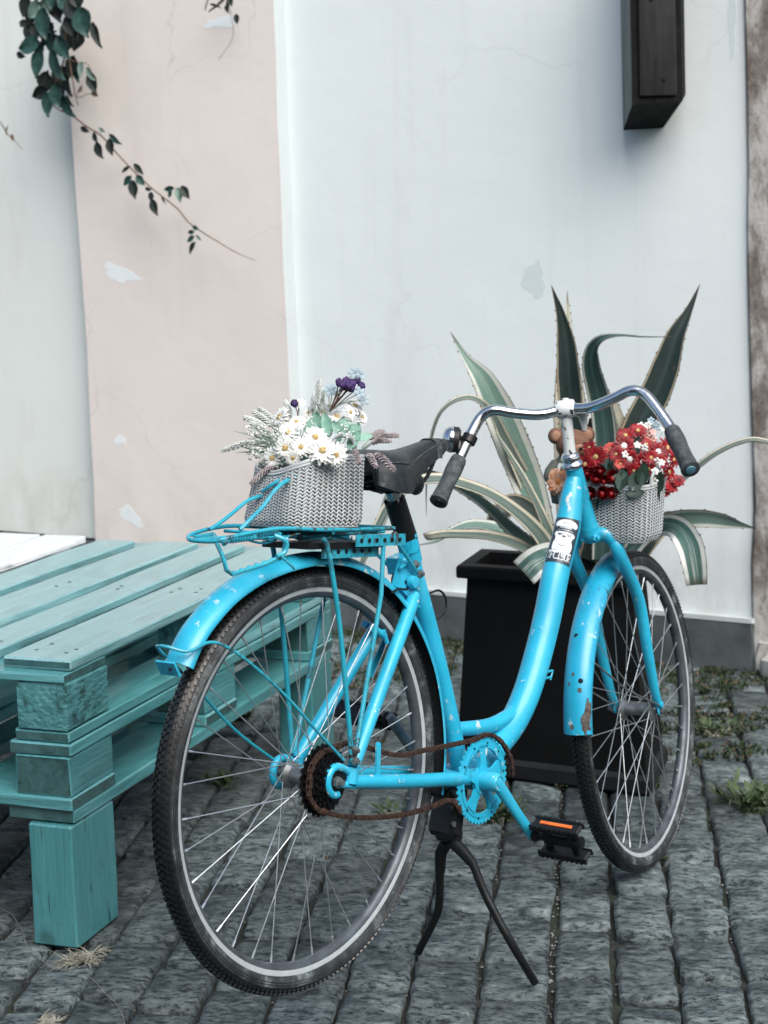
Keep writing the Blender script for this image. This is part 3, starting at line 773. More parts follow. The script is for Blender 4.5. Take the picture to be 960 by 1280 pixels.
# sprockets, biggest inboard
def toothed(mb, c, r, teeth, th, depth=.004, inner=None, mi=0):
    n = teeth * 4; o = []; 
    for k in range(n):
        a = 2 * math.pi * k / n; q = r + (depth if k % 4 == 1 else (depth * .55 if k % 4 in (0, 2) else -.001)); o.append((q * math.cos(a), q * math.sin(a)))
    ri = inner if inner else r * .35
    b = len(mb.v); vs = []
    for y in (-th / 2, th / 2):
        vs += [(c[0] + x, c[1] + y, c[2] + z) for x, z in o]; vs += [(c[0] + ri * math.cos(2 * math.pi * k / n), c[1] + y, c[2] + ri * math.sin(2 * math.pi * k / n)) for k in range(n)]
    fs = []
    for k in range(n):
        j = (k + 1) % n
        fs += [(k, j, 2 * n + j, 2 * n + k), (n + k, 3 * n + k, 3 * n + j, n + j), (k, n + k, n + j, j), (2 * n + k, 2 * n + j, 3 * n + j, 3 * n + k)]
    mb.add(vs, fs, mi)
for k, (r, t) in enumerate(((.056, 28), (.050, 25), (.045, 22), (.040, 20), (.035, 18), (.030, 15), (.026, 13))):
    q = MB(); toothed(q, (0, -.0345 - .0042 * k, 0), r, t, .0022, .0045)
    q.build('sprocket', m_darksteel, rw, sharp=30)

# -- frame
fm = MB()
fm.tube(spline([(0.2617, 0, 0.3852), (0.2933, 0, 0.3113), (0.3439, 0, 0.2033), (0.3961, 0, 0.0823), (.448, 0, -.058)], 4), [.0165, .0165, .0165, .0165, .017], 20)
fm.tube([(0.2577, 0, 0.3967), (0.2695, 0, 0.3679)], .0195, 20)
fm.tube([(0.272, 0, 0.365), (0.2799, 0, 0.3476)], [.0185, .0175], 20)
# main tube, head to bottom bracket
mt = spline([(0.8352, 0, 0.5167), (0.8243, 0, 0.4672), (0.8078, 0, 0.4016), (0.7675, 0, 0.313), (0.7373, 0, 0.2225), (0.6985, 0, 0.1357), (0.6599, 0, 0.0696), (0.6102, 0, 0.0185), (0.5395, 0, -0.0226), (0.4553, 0, -0.0542)], 6)
fm.tube(mt, [.015, .023, .027, .028, .028, .028, .0275, .027, .026, .024], 28, up=(0, 1, 0))
fm.tube(spline([(0.4158, 0, 0.0333), (0.4785, 0, 0.0295), (0.5458, 0, 0.0284), (0.6151, 0, 0.0412), (0.643, 0, 0.0587)], 5), [.0135, .0138, .0145, .016, .018], 20)
# bottom bracket shell
fm.lathe([(.018, -.034), (.0205, -.034), (.0205, .034), (.018, .034)], (.448, 0, -.058), (0, 1, 0), 24)
# head tube with flared ends
hd = Vector((0.8253, 0, 0.5281)); hl = Vector((.897, 0, .400)); dr = (hl - hd)
fm.lathe([(.0170, -.004), (.0185, 0), (.0185, dr.length * .3), (.0182, dr.length * .9), (.0205, dr.length * .94), (.0215, dr.length * .97), (.0215, dr.length * 1.02), (.018, dr.length * 1.03)], hd, dr, 28)
for s in (-1, 1):
    # chain stay
    fm.tube(spline([(.432, s * .030, -.055), (.33, s * .047, -.041), (.2, s * .056, -.026), (.045, s * .060, -.006)], 5), [.0125, .0128, .0128, .0115], 16)
    # seat stay
    a = Vector((.262, s * .020, .292)); b = Vector((.045, s * .060, .018))
    fm.tube([a, a + (b - a) * .05, a + (b - a) * .95, b], [.009, .0125, .0118, .010], 16)
    fm.tube([b, (.040, s * .060, -.008)], [.011, .012], 12)
    # hooked dropout
    hk = []
    for k in range(13):
        t = R(85 + 200 * k / 12); hk.append((.003 + .0215 * math.cos(t), s * .0590, .001 + .023 * math.sin(t)))
    fm.tube([(.035, s * .059, .012), (.02, s * .059, .020)] + hk, .0068, 8, flat=1, up=(0, 1, 0))
    fm.tube([(.045, s * .059, -.012), (.012, s * .059, -.006)], .006, 8)
# brake bridge plate between the stays and seat tube gusset
fm.box((.250, 0, .287), (.075, .034, .003), Matrix.Rotation(R(32), 3, 'Y'))
fm.box((0.2332, -0.016, 0.3243), (.055, .0025, .050), Matrix.Rotation(R(20), 3, 'Y'))
fm.tube([(.395, -.028, -.045), (.395, .028, -.045)], .008, 10)
# upright lug on the chain stay, cable stop stubs
fm.box((.115, -.0585, .020), (.011, .0035, .052)); fm.lathe([(.0055, -.0018), (.0055, .0018)], (.115, -.0585, .046), (0, 1, 0), 14)
frame = bpart('frame', fm, [m_cyan, m_cyan_worn], sharp=50)
q = MB()
for c in ((0.1285, -0.055, 0.2285),):
    q.tube([c, vec(c) + Vector((-.028, 0, .014))], .0065, 10); q.tube([vec(c) + Vector((.004, -.004, -.012)), vec(c) + Vector((-.008, -.004, .010))], .004, 8)
q.build('brake_boss', m_cyan, frame)
bpl = Vector((.240, .052, .225))
q = MB().tube([bpl, bpl + Vector((-.030, 0, .012))], .0065, 10); q.box(bpl + Vector((.010, 0, -.052)), (.014, .003, .075), Matrix.Rotation(R(35), 3, 'Y')); q.build('brake_boss', m_cyan, frame)
for p in ((0.2356, -0.018, 0.3145), (0.2408, -0.018, 0.303), (0.2064, -0.018, 0.2862), (0.2128, -0.018, 0.3)):
    MB().lathe([(.0026, 0), (.0026, .0012)], p, (0, -1, 0), 10).build('bolt_hole', m_black, frame)
# seat clamp: ears, bolt and wing lever
sc = Vector((0.249, 0, 0.3428))
q = MB().box(sc + Vector((-.012, 0, .002)), (.034, .026, .030), Matrix.Rotation(R(-15), 3, 'Y'))
q.lathe([(.0, 0), (.010, 0), (.011, .003), (.008, .008), (.0, .009)], sc + Vector((-.012, -.014, .006)), (0, -1, 0), 16)
q.tube([sc + Vector((-.012, -.02, .006)), sc + Vector((-.040, -.024, -.004))], [.004, .003], 8)
q.build('seat_clamp', m_cyan, frame, sharp=35)
q = MB().ball(sc + Vector((-.016, -.004, -.026)), (.016, .012, .018)); q.build('clamp_pad', m_black, frame)
q = MB().lathe([(.0, 0), (.011, .0), (.012, .004), (.010, .012), (0, .013)], (0.2471, -0.02, 0.3142), (0, -1, 0), 16)
q.build('eye_bolt', m_cyan, frame)
q = MB().tube([(0.2252, -0.028, 0.3015), (0.1939, -0.034, 0.3045), (0.1708, -0.036, 0.2987)], .0022, 8); q.build('wire_tie', m_black, frame)
MB().tube(spline([(0.3446, 0.01, 0.2869), (0.3797, 0.012, 0.2912), (0.4006, 0.012, 0.2755), (0.3989, 0.012, 0.2519), (0.3713, 0.01, 0.2388), (0.3486, 0.008, 0.2373)], 5), .0022, 8).build('cable', m_black, frame)
# small fittings on the main tube
q = MB()
for p in ((0.7348, -0.004, 0.1142), (0.7292, -0.004, 0.1018)):
    q.tube([p, vec(p) + Vector((.015, -.003, .002))], .0024, 8)
q.tube([vec((0.7527, -0.006, 0.1161)), vec((0.7442, -0.006, 0.0976))], .0018, 6); q.build('cable_guide', m_cyan, frame)

# head badge: flat print wrapped on the tube
GW, GHh = 72, 120
glyph = {'T': '11111 00100 00100 00100 00100 00100 00100', 'F': '11111 10000 10000 11110 10000 10000 10000', 'C': '01111 10000 10000 10000 10000 10000 01111', 'I': '11111 00100 00100 00100 00100 00100 11111',
         '9': '01110 10001 10001 01111 00001 00001 01110', '0': '01110 10001 10001 10001 10001 10001 01110', 'R': '11110 10001 10001 11110 10100 10010 10001'}
def ell(x, y, cx, cy, rx, ry): return ((x - cx) / rx) ** 2 + ((y - cy) / ry) ** 2 < 1
def badge(i, j):
    x = i / GW * 2 - 1; y = j / GHh * 2 - 1.0     # y up
    W_, D_, G_ = (.80, .84, .86), (.028, .045, .062), (.35, .40, .44)
    c = D_
    # sailor: collar, head, ears
    if ell(x, y, -.30, -.36, .42, .30) or ell(x, y, .32, -.36, .42, .30): c = W_
    if ell(x, y, 0, -.02, .60, .36): c = W_
    if ell(x, y, .56, .12, .20, .10): c = W_
    if ell(x, y, -.58, .12, .16, .10): c = W_
    for sx_ in (-1, 1):
        if ell(x, y, sx_ * .30, .10, .14, .045): c = G_
        if ell(x, y, sx_ * .30, .085, .06, .03): c = D_
        if abs(y - (.15 - .06 * abs(x - sx_ * .3))) < .012 and .12 < abs(x) < .5: c = D_
    if ell(x, y, .0, .03, .16, .055): c = D_
    if abs(x) < .02 and -.14 < y < .0: c = D_
    if abs(y + .14 - .10 * math.cos(abs(x) * 7)) < .014 and abs(x) < .46: c = G_
    if ell(x, y, 0, -.28, .30, .09) and not ell(x, y, 0, -.255, .30, .075): c = D_
    if abs(y + .40 + .25 * abs(x)) < .015 and abs(x) < .5: c = G_
    # cap
    if ell(x, y, 0, .62, .86, .24) and y > .42: c = W_
    if .22 < y < .50 and abs(x) < .60 + .1 * (y - .22): c = D_
    if .40 < y < .47 and abs(x) < .42: c = G_
    if abs(y - (.32 - .10 * x * x)) < .022 and abs(x) < .58: c = G_
    if ell(x, y, 0, .68, .20, .055) and not ell(x, y, 0, .68, .13, .03): c = D_
    # lettering
    tx = 'TFCI90R'; cw = 8; x0 = (GW - (len(tx) * (cw + 1) - 1)) / 2
    if -.92 < y < -.56:
        row = int((-.58 - y) / .32 * 7.0)
        k = int((i - x0) // (cw + 1)); r = (i - x0) % (cw + 1); cx_ = int(r * 5 / 8) if r < 8 else 9
        if 0 <= k < len(tx) and 0 <= row < 7 and cx_ < 5 and glyph[tx[k]].split()[row][cx_] == '1': c = W_
    elif -.96 < y <= -.92 or -.56 <= y < -.54:
        c = D_
    return c
ax_pts = mt
def tube_at(t):      # centre, tangent along the main tube (t in point index)
    i = int(t); f = t - i; p = mt[i].lerp(mt[i + 1], f); tg = (mt[i + 1] - mt[i]).normalized(); return p, tg
tl = Vector((0.8199, 0, 0.4146)); bl_ = Vector((0.7764, 0, 0.3224))
def nearest(p): return min(range(len(mt)), key=lambda k: (mt[k] - p).length)
def along(p):
    k = nearest(p); best = None
    for i in range(max(0, k - 2), min(len(mt) - 1, k + 2)):
        d = mt[i + 1] - mt[i]; f = max(0, min(1, (p - mt[i]).dot(d) / d.length_squared)); e = (mt[i].lerp(mt[i + 1], f) - p).length
        if best is None or e < best[0]: best = (e, i + f)
    return best[1]
t0, t1 = along(tl), along(bl_)
camb = BM.inverted() @ Vector((0, 0, 1.378))
vs = []; cols = []
rad_list = list(np.interp(np.linspace(0, 1, len(mt)), np.linspace(0, 1, 10), [.015, .023, .027, .028, .028, .028, .0275, .027, .026, .024]))
for j in range(GHh + 1):
    t = t1 + (t0 - t1) * j / GHh; p, tg = tube_at(t); rad_ = np.interp(t, range(len(mt)), rad_list)
    tc = (camb - p); out = (tc - tg * tc.dot(tg)).normalized()
    out = Matrix.Rotation(R(6), 3, tg) @ out; sd_ = tg.cross(out)
    if sd_.dot(BM.inverted().to_3x3() @ Vector((1, 0, 0))) < 0: sd_ = -sd_
    for i in range(GW + 1):
        a = (i / GW * 2 - 1) * R(62); vs.append(p + (out * math.cos(a) + sd_ * math.sin(a)) * (rad_ + .0007))
mb = MB(); fs = [(j * (GW + 1) + i, j * (GW + 1) + i + 1, (j + 1) * (GW + 1) + i + 1, (j + 1) * (GW + 1) + i) for j in range(GHh) for i in range(GW)]
mb.add(vs, fs)
g = NG('printed_sticker'); vc = g.n('ShaderNodeVertexColor'); vc.layer_name = 'print'; g.col(vc.outputs[0]); g.rough(.35); g.bump(g.noise(60, 3), .1, .001)
bo = mb.build('sticker', g.m, frame)
ca = bo.data.color_attributes.new('print', 'FLOAT_COLOR', 'CORNER'); buf = []
for j in range(GHh):
    for i in range(GW): buf += [*badge(i, j), 1.0] * 4
ca.data.foreach_set('color', buf)

# -- seat post and saddle
sp = MB(); p0 = Vector((0.2616, 0, 0.3881)); p1 = Vector((0.2211, 0, 0.4594)); dsp = (p1 - p0)
sp.tube([p0, p1], .0195, 20); bpart('seat_post_sleeve', sp, m_satin, sharp=50)
MB().lathe([(.0045, 0), (.0045, .001)], (0.24, -0.0195, 0.3963), (0, -1, 0), 12)
sp2 = MB().tube([p1, p1 + dsp * .22], .0135, 20); po = bpart('seat_post', sp2, m_chrome)
q = MB(); cl = p1 + dsp * .42
q.lathe([(.0, -.036), (.018, -.035), (.020, -.02), (.018, -.012), (.018, .012), (.020, .02), (.018, .035), (0, .036)], cl, (0, 1, 0), 16)
q.box(cl + Vector((0, 0, .012)), (.05, .05, .014)); q.ball(cl + Vector((.028, -.038, -.002)), (.02, .012, .02)); q.ball(cl + Vector((.028, .038, -.002)), (.02, .012, .02))
q.build('saddle_clamp', m_black, po, sharp=40)
sb = MB(); secs = []
SN = 34
def sm(t, xs, ys):
    return float(np.mean([np.interp(min(1, max(0, t + d)), xs, ys) for d in np.linspace(-.075, .075, 9)]))
for i in range(SN + 1):
    t = i / SN                                   # 0 rear .. 1 nose
    s = .085 + t * .280
    wdt = sm(t, [0, .06, .15, .3, .42, .55, .7, .9, .97, 1], [.056, .076, .084, .078, .058, .038, .027, .021, .017, .006])
    top = sm(t, [0, .1, .3, .5, .7, .9, 1], [.535, .546, .545, .546, .559, .574, .569])
    dep = sm(t, [0, .1, .3, .45, .6, .8, .95, 1], [.046, .072, .076, .066, .050, .038, .030, .012])
    row = []
    M_ = 18
    for k in range(M_ + 1):
        a = math.pi * k / M_; cx = math.cos(a); sx_ = math.sin(a)
        y = wdt * math.copysign(abs(cx) ** .75, cx)
        z = top - dep * (1 - sx_ ** .55)
        row.append((s, y, z))
    for k in range(M_ - 1, 0, -1):              # underside, pulled up
        a = math.pi * k / M_; cx = math.cos(a)
        row.append((s, wdt * .9 * cx, top - dep * .72 - .004 * (1 - abs(cx)) + .012 * math.sin(a)))
    secs.append(row)
nr = len(secs[0]); vs = [v for r_ in secs for v in r_]; fs = []
for i in range(SN):
    for k in range(nr): fs.append((i * nr + k, i * nr + (k + 1) % nr, (i + 1) * nr + (k + 1) % nr, (i + 1) * nr + k))
fs.append(tuple(range(nr))); fs.append(tuple(reversed(range(SN * nr, SN * nr + nr))))
sb.add(vs, fs); saddle = bpart('saddle', sb, m_saddle, sharp=120)
# piping seam and nose patch
for s_ in (-1, 1):
    pth = []
    for i in range(2, SN - 1):
        r_ = secs[i][3 if s_ > 0 else 15]; pth.append((r_[0], r_[1] * 1.012, r_[2] + .001))
    MB().tube(pth, .0011, 6).build('piping', m_grip, saddle)
q = MB()
for i in range(21, 24):
    pass
band = [Vector(v) for v in secs[29][:19]]; cen = Vector((secs[29][0][0], 0, secs[29][9][2] - .015))
bv = [cen + (v - cen) * 1.03 + Vector((dx, 0, 0)) for dx in (-.009, .009) for v in band]
q.add(bv, [(k, k + 1, 20 + k, 19 + k) for k in range(18)]); q.build('nose_band', m_grip, saddle)
# rails
q = MB()
for s_ in (-1, 1):
    q.tube(spline([(.115, s_ * .034, .510), (.135, s_ * .030, .482), (.21, s_ * .022, .478), (.28, s_ * .020, .492), (.335, s_ * .010, .545)], 5), .0035, 8)
q.tube([(.128, -.05, .50), (.122, 0, .492), (.128, .05, .50)], .006, 8)
q.build('rail', m_black, saddle)

# -- steering: chrome headset, stem, handlebar
ax = -AXD
q = MB().lathe([(.014, -.004), (.0185, -.003), (.0205, .001), (.0195, .005), (.0165, .007), (.0185, .0095), (.0225, .013), (.0235, .018), (.021, .022), (.018, .023)], hd + (hd - hl).normalized() * .022, (hl - hd), 28)
q.lathe([(.012, -.006), (.016, -.004), (.018, .000), (.018, .004)], hd + (hd - hl).normalized() * .026, (hl - hd), 24)
headset = bpart('headset', q, m_chrome, sharp=50)
sb_ = hd + (hd - hl).normalized() * .022
q = MB().tube([sb_, sb_.lerp(STEM, .5), STEM + Vector((.001, 0, -.012))], [.0125, .0118, .0125], 20)
q.lathe([(.0165, -.019), (.0185, -.017), (.0185, .017), (.0165, .019)], HMAT @ Vector((-.004, 0, -.008)), HMAT.to_3x3() @ Vector((0, 1, 0)), 22)
q.lathe([(0, 0), (.007, 0), (.007, .006), (.0, .007)], STEM + Vector((0, 0, .008)), (-.2, 0, 1), 6)
stem = bpart('stem', q, m_stem, sharp=45)
hp = [(-.004, 0, -.008), (-.021, .050, -.014), (-.035, .103, -.004), (-.045, .140, .006), (-.048, .166, -.003), (-.060, .188, -.034), (-.082, .216, -.086), (-.104, .226, -.112)]
full = [(x, -y, z) for x, y, z in reversed(hp[1:])] + hp
q = MB().tube(spline(full, 6), .0112, 18); q.xf(HMAT)
bar = bpart('handlebar', q, m_chrome, sharp=60)
ga = Vector(hp[6]); gb = Vector((-.160, .250, -.172)); gd = (gb - ga).normalized()
for s_ in (1, -1):
    a = Vector((ga.x, ga.y * s_, ga.z)); b = Vector((gb.x, gb.y * s_, gb.z)); L_ = (b - a).length
    prof = [(.0125, 0), (.0155, .001), (.0165, .006)]
    for k in range(16):
        h = .010 + (L_ - .02) * k / 15; prof += [(.0168 + .001 * math.sin(k * .5), h), (.0160, h + (L_ - .02) / 30)]
    prof += [(.0188, L_ - .006), (.0188, L_ - .001), (.0165, L_)]
    q = MB().lathe(prof, a, (b - a), 22)
    q.xf(HMAT); gobj = q.build('grip', m_grip, bar, sharp=60)
    q = MB().lathe([(0, 0), (.010, 0), (.009, .002), (0, .003)], b, (b - a), 16); q.xf(HMAT)
    q.build('grip_end', m_hubcap if s_ < 0 else m_black, bar)
# bell
q = MB(); bc = Vector((-.066, .196, -.050))
bd_ = Vector((-.25, .85, .15)).normalized()
q.lathe([(0, -.002), (.012, -.002), (.0265, .000), (.0275, .004), (.0265, .010), (.021, .018), (.010, .023), (0, .024)], bc + bd_ * .030, bd_, 24)
q.xf(HMAT); bell = q.build('bell', m_chrome, bar, sharp=50)
q = MB(); q.lathe([(0, -.014), (.020, -.014), (.026, -.010), (.027, .001), (0, .002)], bc + bd_ * .030, bd_, 24)
q.box(bc + bd_ * .008, (.022, .026, .016)); q.tube([bc + bd_ * .02 + Vector((0, 0, -.02)), bc + bd_ * .02 + Vector((-.006, 0, -.034))], .005, 8)
q.lathe([(.0115, -.009), (.0155, -.008), (.0155, .008), (.0115, .009)], Vector(hp[5]) + Vector((-.006, .006, -.014)), Vector(hp[6]) - Vector(hp[5]), 18)
q.xf(HMAT); q.build('bell_base', m_black, bar, sharp=40)
# little glass-clear cone and its bracket under the bar
q = MB().lathe([(.0, 0), (.0125, 0), (.0125, .003), (.0095, .006), (.0045, .034), (.0, .036)], (.018, -.030, -.022), (0, 0, -1), 18); q.xf(HMAT); q.build('reflector', m_plasticclear, bar, sharp=35)
q = MB().box((.010, -.030, -.018), (.036, .034, .004)); q.xf(HMAT); q.build('reflector_bracket', m_chrome, bar, sharp=35)

# -- fork (in the front wheel frame)
fk = MB()
rp = [Vector((-0.2219, 0, 0.3735)), Vector((-0.2104, -0.022, 0.3644)), Vector((-0.209, -0.042, 0.3439)), Vector((-0.1929, -0.052, 0.3048)), Vector((-0.1598, -0.054, 0.2262)), Vector((-0.0935, -0.052, 0.1237)), Vector((-0.0422, -0.05, 0.0473)), Vector((-0.0162, -0.05, 0.0103))]
rp = [Vector((0 + v.x, v.y, v.z)) for v in rp]
FI = FMAT.inverted()
crown = FI @ hl
# blades: smooth them on a plausible raked line so both sides mirror each other
def blade_pts(s):
    c0 = FI @ (hl + (hl - hd).normalized() * .018)
    return [c0 + Vector((0, s * .004, 0)), c0 + Vector((.004, s * .026, .004)), c0 + Vector((.014, s * .044, -.012)), c0 + Vector((.024, s * .053, -.044)), Vector((-.115, s * .0545, .245)), Vector((-.066, s * .0530, .125)), Vector((-.030, s * .0515, .045)), Vector((-.003, s * .0505, .006))]
for s_ in (-1, 1):
    fk.tube(spline(blade_pts(s_), 6), [.0165, .0165, .0155, .0140, .0132, .0118, .0100, .0085], 18)
    fk.ball((-.002, s_ * .0505, .002), (.0125, .0035, .014), 14, 8)
    fk.lathe([(0, 0), (.0075, 0), (.0075, .006), (0, .007)], (-.010, s_ * .055, .012), (0, s_, 0), 8)
c0 = FI @ hl
fk.lathe([(.0195, -.002), (.0215, 0), (.0215, .012), (.0185, .026), (.013, .030)], c0, FI.to_3x3() @ (hl - hd), 24)
fk.box(c0 + Vector((.004, 0, -.016)), (.020, .034, .022))
fk.xf(FMAT); fork = bpart('fork', fk, m_cyan, sharp=50)
q = MB().lathe([(0, 0), (.009, 0), (.009, .006), (.0045, .007), (.0045, .013), (0, .014)], c0 + Vector((-.006, -.014, -.020)), (-.6, -1, 0), 6); q.xf(FMAT); q.build('bolt', m_cyan, fork, sharp=30)
# -- fenders
def fender(path, w_, depth, th=.0014, m=None):
    """path: (x, z) points; arched section across the path, open towards the wheel"""
    P = [Vector((x, 0, z)) for x, z in path]; n = len(P); K_ = 11; vs = []; fs = []; ms = []
    for i in range(n):
        t = (P[min(i + 1, n - 1)] - P[max(i - 1, 0)]).normalized(); nr_ = Vector((-t.z, 0, t.x))
        if nr_.dot(P[i]) < 0: nr_ = -nr_
        for lay in (0, 1):
            for k in range(K_):
                u = k / (K_ - 1) * 2 - 1; off = w_ / 2 * math.sin(u * math.pi / 2 * .96) * (1 - lay * .04); drop = depth * (1 - math.cos(u * math.pi / 2 * .92)) + lay * th
                vs.append(P[i] + Vector((0, off, 0)) - nr_ * drop)
    for i in range(n - 1):
        a = i * 2 * K_; b = (i + 1) * 2 * K_
        for k in range(K_ - 1):
            fs.append((a + k, a + k + 1, b + k + 1, b + k)); ms.append(0)
            fs.append((a + K_ + k + 1, a + K_ + k, b + K_ + k, b + K_ + k + 1)); ms.append(1)
        fs.append((a, b, b + K_, a + K_)); ms.append(0); fs.append((a + K_ - 1, a + 2 * K_ - 1, b + 2 * K_ - 1, b + K_ - 1)); ms.append(0)
    for a in (0, (n - 1) * 2 * K_):
        for k in range(K_ - 1): fs.append((a + k, a + k + 1, a + K_ + k + 1, a + K_ + k)); ms.append(0)
    mb = MB(); b = len(mb.v); mb.add(vs, fs); mb.m = ms
    return mb
rpth = [(x.x, x.z) for x in spline([(-.322, 0, .214), (-.300, 0, .250), (-.272, 0, .280), (-.220, 0, .318), (-.150, 0, .348), (-.07, 0, .366), (.02, 0, .372), (.11, 0, .356), (.20, 0, .315), (.275, 0, .250), (.330, 0, .170), (.360, 0, .085), (.372, 0, 0), (.366, 0, -.075)], 5)]
rf = bpart('fender', fender(rpth, .058, .022), [m_cyan_worn, m_fdark], sharp=60)
def arc(r, a0, a1, n): return [(r * math.cos(R(a0 + (a1 - a0) * k / n)), r * math.sin(R(a0 + (a1 - a0) * k / n))) for k in range(n + 1)]
q = fender(arc(.366, 108, 182, 40), .062, .026); q.xf(FMAT)
m_rustp = simple('bare_rusty_steel', (.06, .05, .045), .8, var=.6, scale=120, c2=(.13, .11, .10))
ff = bpart('fender', q, [m_cyan_rust, m_fdark], sharp=60, label='front fender spotted with rust near its lower end')
q = MB().tube([Vector((.366 * math.cos(R(182)) + .003, y, .366 * math.sin(R(182)))) + Vector((.026 * (1 - math.cos(abs(y) / .031 * 1.44)), 0, 0)) for y in np.linspace(-.030, .030, 13)], .0016, 8); q.xf(FMAT); q.build('rolled_edge', m_cyan, ff)
q = MB()
for a_, y in ((165, -.012), (150, .008)): q.lathe([(0, 0), (.0055, 0), (.005, .003), (0, .004)], Vector((.362 * math.cos(R(a_)), y, .362 * math.sin(R(a_)))), (-1, 0, .3), 10)
q.xf(FMAT); q.build('bolt', m_black, ff)
q = MB().tube([Vector((.345 * math.cos(R(158)), -.029, .345 * math.sin(R(158)))), Vector((-.18, -.045, .06)), Vector((-.012, -.056, .010))], .0020, 8)
q.tube([Vector((.345 * math.cos(R(158)), .029, .345 * math.sin(R(158)))), Vector((-.18, .045, .06)), Vector((-.012, .056, .010))], .0020, 8)
q.xf(FMAT); q.build('fender_stay', m_hub, ff)
def rust_patch(a0, y0, ra, ry, seed):
    rs = random.Random(seed); n = 22; vs = [Vector((.3668 * math.cos(R(a0)), 0, .3668 * math.sin(R(a0))))]
    def sp_(a, y):
        dr_ = .026 * (1 - math.cos(math.asin(max(-.999, min(.999, y / .031))) / .96 * .92)); r_ = .3668 - dr_; return Vector((r_ * math.cos(R(a)), y, r_ * math.sin(R(a))))
    vs = [sp_(a0, y0)]
    for ring_i in (.5, 1):
        for k in range(n):
            t = 2 * math.pi * k / n; q_ = (1 + rs.uniform(-.3, .3) * (ring_i == 1)) * ring_i; vs.append(sp_(a0 + ra * q_ * math.cos(t), max(-.0305, min(.0305, y0 + ry * q_ * math.sin(t)))))
    fs = [(0, 1 + k, 1 + (k + 1) % n) for k in range(n)] + [(1 + k, 1 + n + k, 1 + n + (k + 1) % n, 1 + (k + 1) % n) for k in range(n)]
    q = MB().add(vs, fs); q.xf(FMAT); q.build('rust_patch', m_rustp, ff)
rust_patch(178, -.022, 3.6, .008, 1); rust_patch(174, -.026, 3.2, .0045, 2); rust_patch(168, -.012, .7, .004, 3); rust_patch(163, .004, .6, .003, 4); rust_patch(179.5, .004, .8, .004, 5); rust_patch(166, .012, .5, .0025, 6)
# rear fender stays: one bent wire hooped round the tail
q = MB().tube(spline([(0.0194, -0.062, 0.0334), (-0.0414, -0.06, 0.0815), (-0.1167, -0.055, 0.1458), (-0.1862, -0.048, 0.1984), (-0.2427, -0.042, 0.2327), (-0.2769, -0.034, 0.2429), (-.318, -.030, .232), (-.340, -.010, .238), (-.340, .010, .238), (-.318, .030, .228), (-.23, .045, .17), (-.12, .055, .085), (.004, .062, .012)], 5), .0026, 8)
q.build('fender_stay', m_rack, rf)
MB().tube([(-.335, -.012, .215), (-.340, -.010, .200)], [.006, .006], 8).build('tail_tab', m_cyan_worn, rf) if False else None
q = MB().box((-.330, 0, .205), (.004, .040, .024), Matrix.Rotation(R(-32), 3, 'Y')); q.build('tail_tab', m_cyan_worn, rf)
MB().lathe([(.0, 0), (.0035, 0), (.0035, .001), (0, .001)], (-.333, -.008, .205), (-1, 0, .5), 12).build('bolt_hole', m_black, rf)

# -- rack
rk = MB(); ZR = .408
rk.tube(spline([(.165, .0, .411), (.160, -.045, .411), (.12, -.060, .411), (-.04, -.060, ZR + .003), (-.15, -.056, ZR + .006), (-.235, -.046, ZR - .004), (-.262, -.030, ZR - .012), (-.266, 0, ZR - .014), (-.262, .030, ZR - .012), (-.235, .046, ZR - .004), (-.15, .056, ZR + .006), (-.04, .060, ZR + .003), (.12, .060, .411), (.160, .045, .411), (.165, .0, .411)], 4), .0034, 10)
for y in (-.026, .026): rk.tube([(.16, y, .404), (0, y, .400), (-.18, y, .398), (-.262, y * .9, .394)], .0028, 8)
for x in (.10, -.02, -.15): rk.tube([(x, -.060, .406), (x, .060, .406)], .0028, 8)
for k in range(7):
    x_ = U(-.23, .10); y_ = U(-.045, .045); rk.tube(spline([(x_, y_, .400 + U(-.006, .010)), (x_ + U(.04, .09), y_ + U(-.02, .02), .398 + U(-.014, .008)), (x_ + U(.11, .16), y_ + U(-.03, .03), .402 + U(-.010, .008))], 4), .0020, 6)
rack = bpart('rack', rk, m_rack, sharp=60)
for s_ in (-1, 1):
    q = MB().tube(spline([(-.045, s_ * .060, .397), (-.030, s_ * .060, .372), (.0, s_ * .0625, .25), (.032, s_ * .065, .06), (.036, s_ * .065, .028)], 4), .0044, 10)
    q.build('rack_leg', m_rack, rack)
    q = MB().tube([(.115, s_ * .060, .397), (.110, s_ * .061, .30), (.045, s_ * .065, .040), (.038, s_ * .065, .026)], [.0042, .0042, .0042, .0042], 10)
    q.build('rack_leg', m_rack, rack)
    q = MB().tube([(.165, s_ * .040, .398), (.262, s_ * .026, .328)], .0034, 8)
    q.build('rack_strut', m_rack, rack)
    q = MB().box((.105, s_ * .062, .392), (.135, .0025, .020)); q.build('drilled_strip', m_rack, rack)
    for k in range(6):
        MB().lathe([(.0038, 0), (.0038, .0016)], (.05 + k * .021, s_ * .0633, .392), (0, s_, 0), 10).build('bolt_hole', m_black, rack)
q = MB().box((.045, -.045, .374), (.15, .002, .022)); q.build('drilled_strip', m_rack, rack)
for k in range(6): MB().lathe([(.0038, 0), (.0038, .0016)], (-.01 + k * .021, -.046, .374), (0, -1, 0), 10).build('bolt_hole', m_black, rack)
q = MB().box((.03, 0, .384), (.20, .10, .010)); q.build('base_plate', m_black, rack)
for p in ((.168, -.040, .398), (.262, -.028, .328), (.250, -.026, .345), (.037, -.070, .030), (.037, -.069, .048)):
    MB().lathe([(0, 0), (.0075, 0), (.0075, .005), (.004, .006), (.004, .010), (0, .010)], p, (0, -1, 0), 6).build('bolt', m_hub, rack, sharp=25)
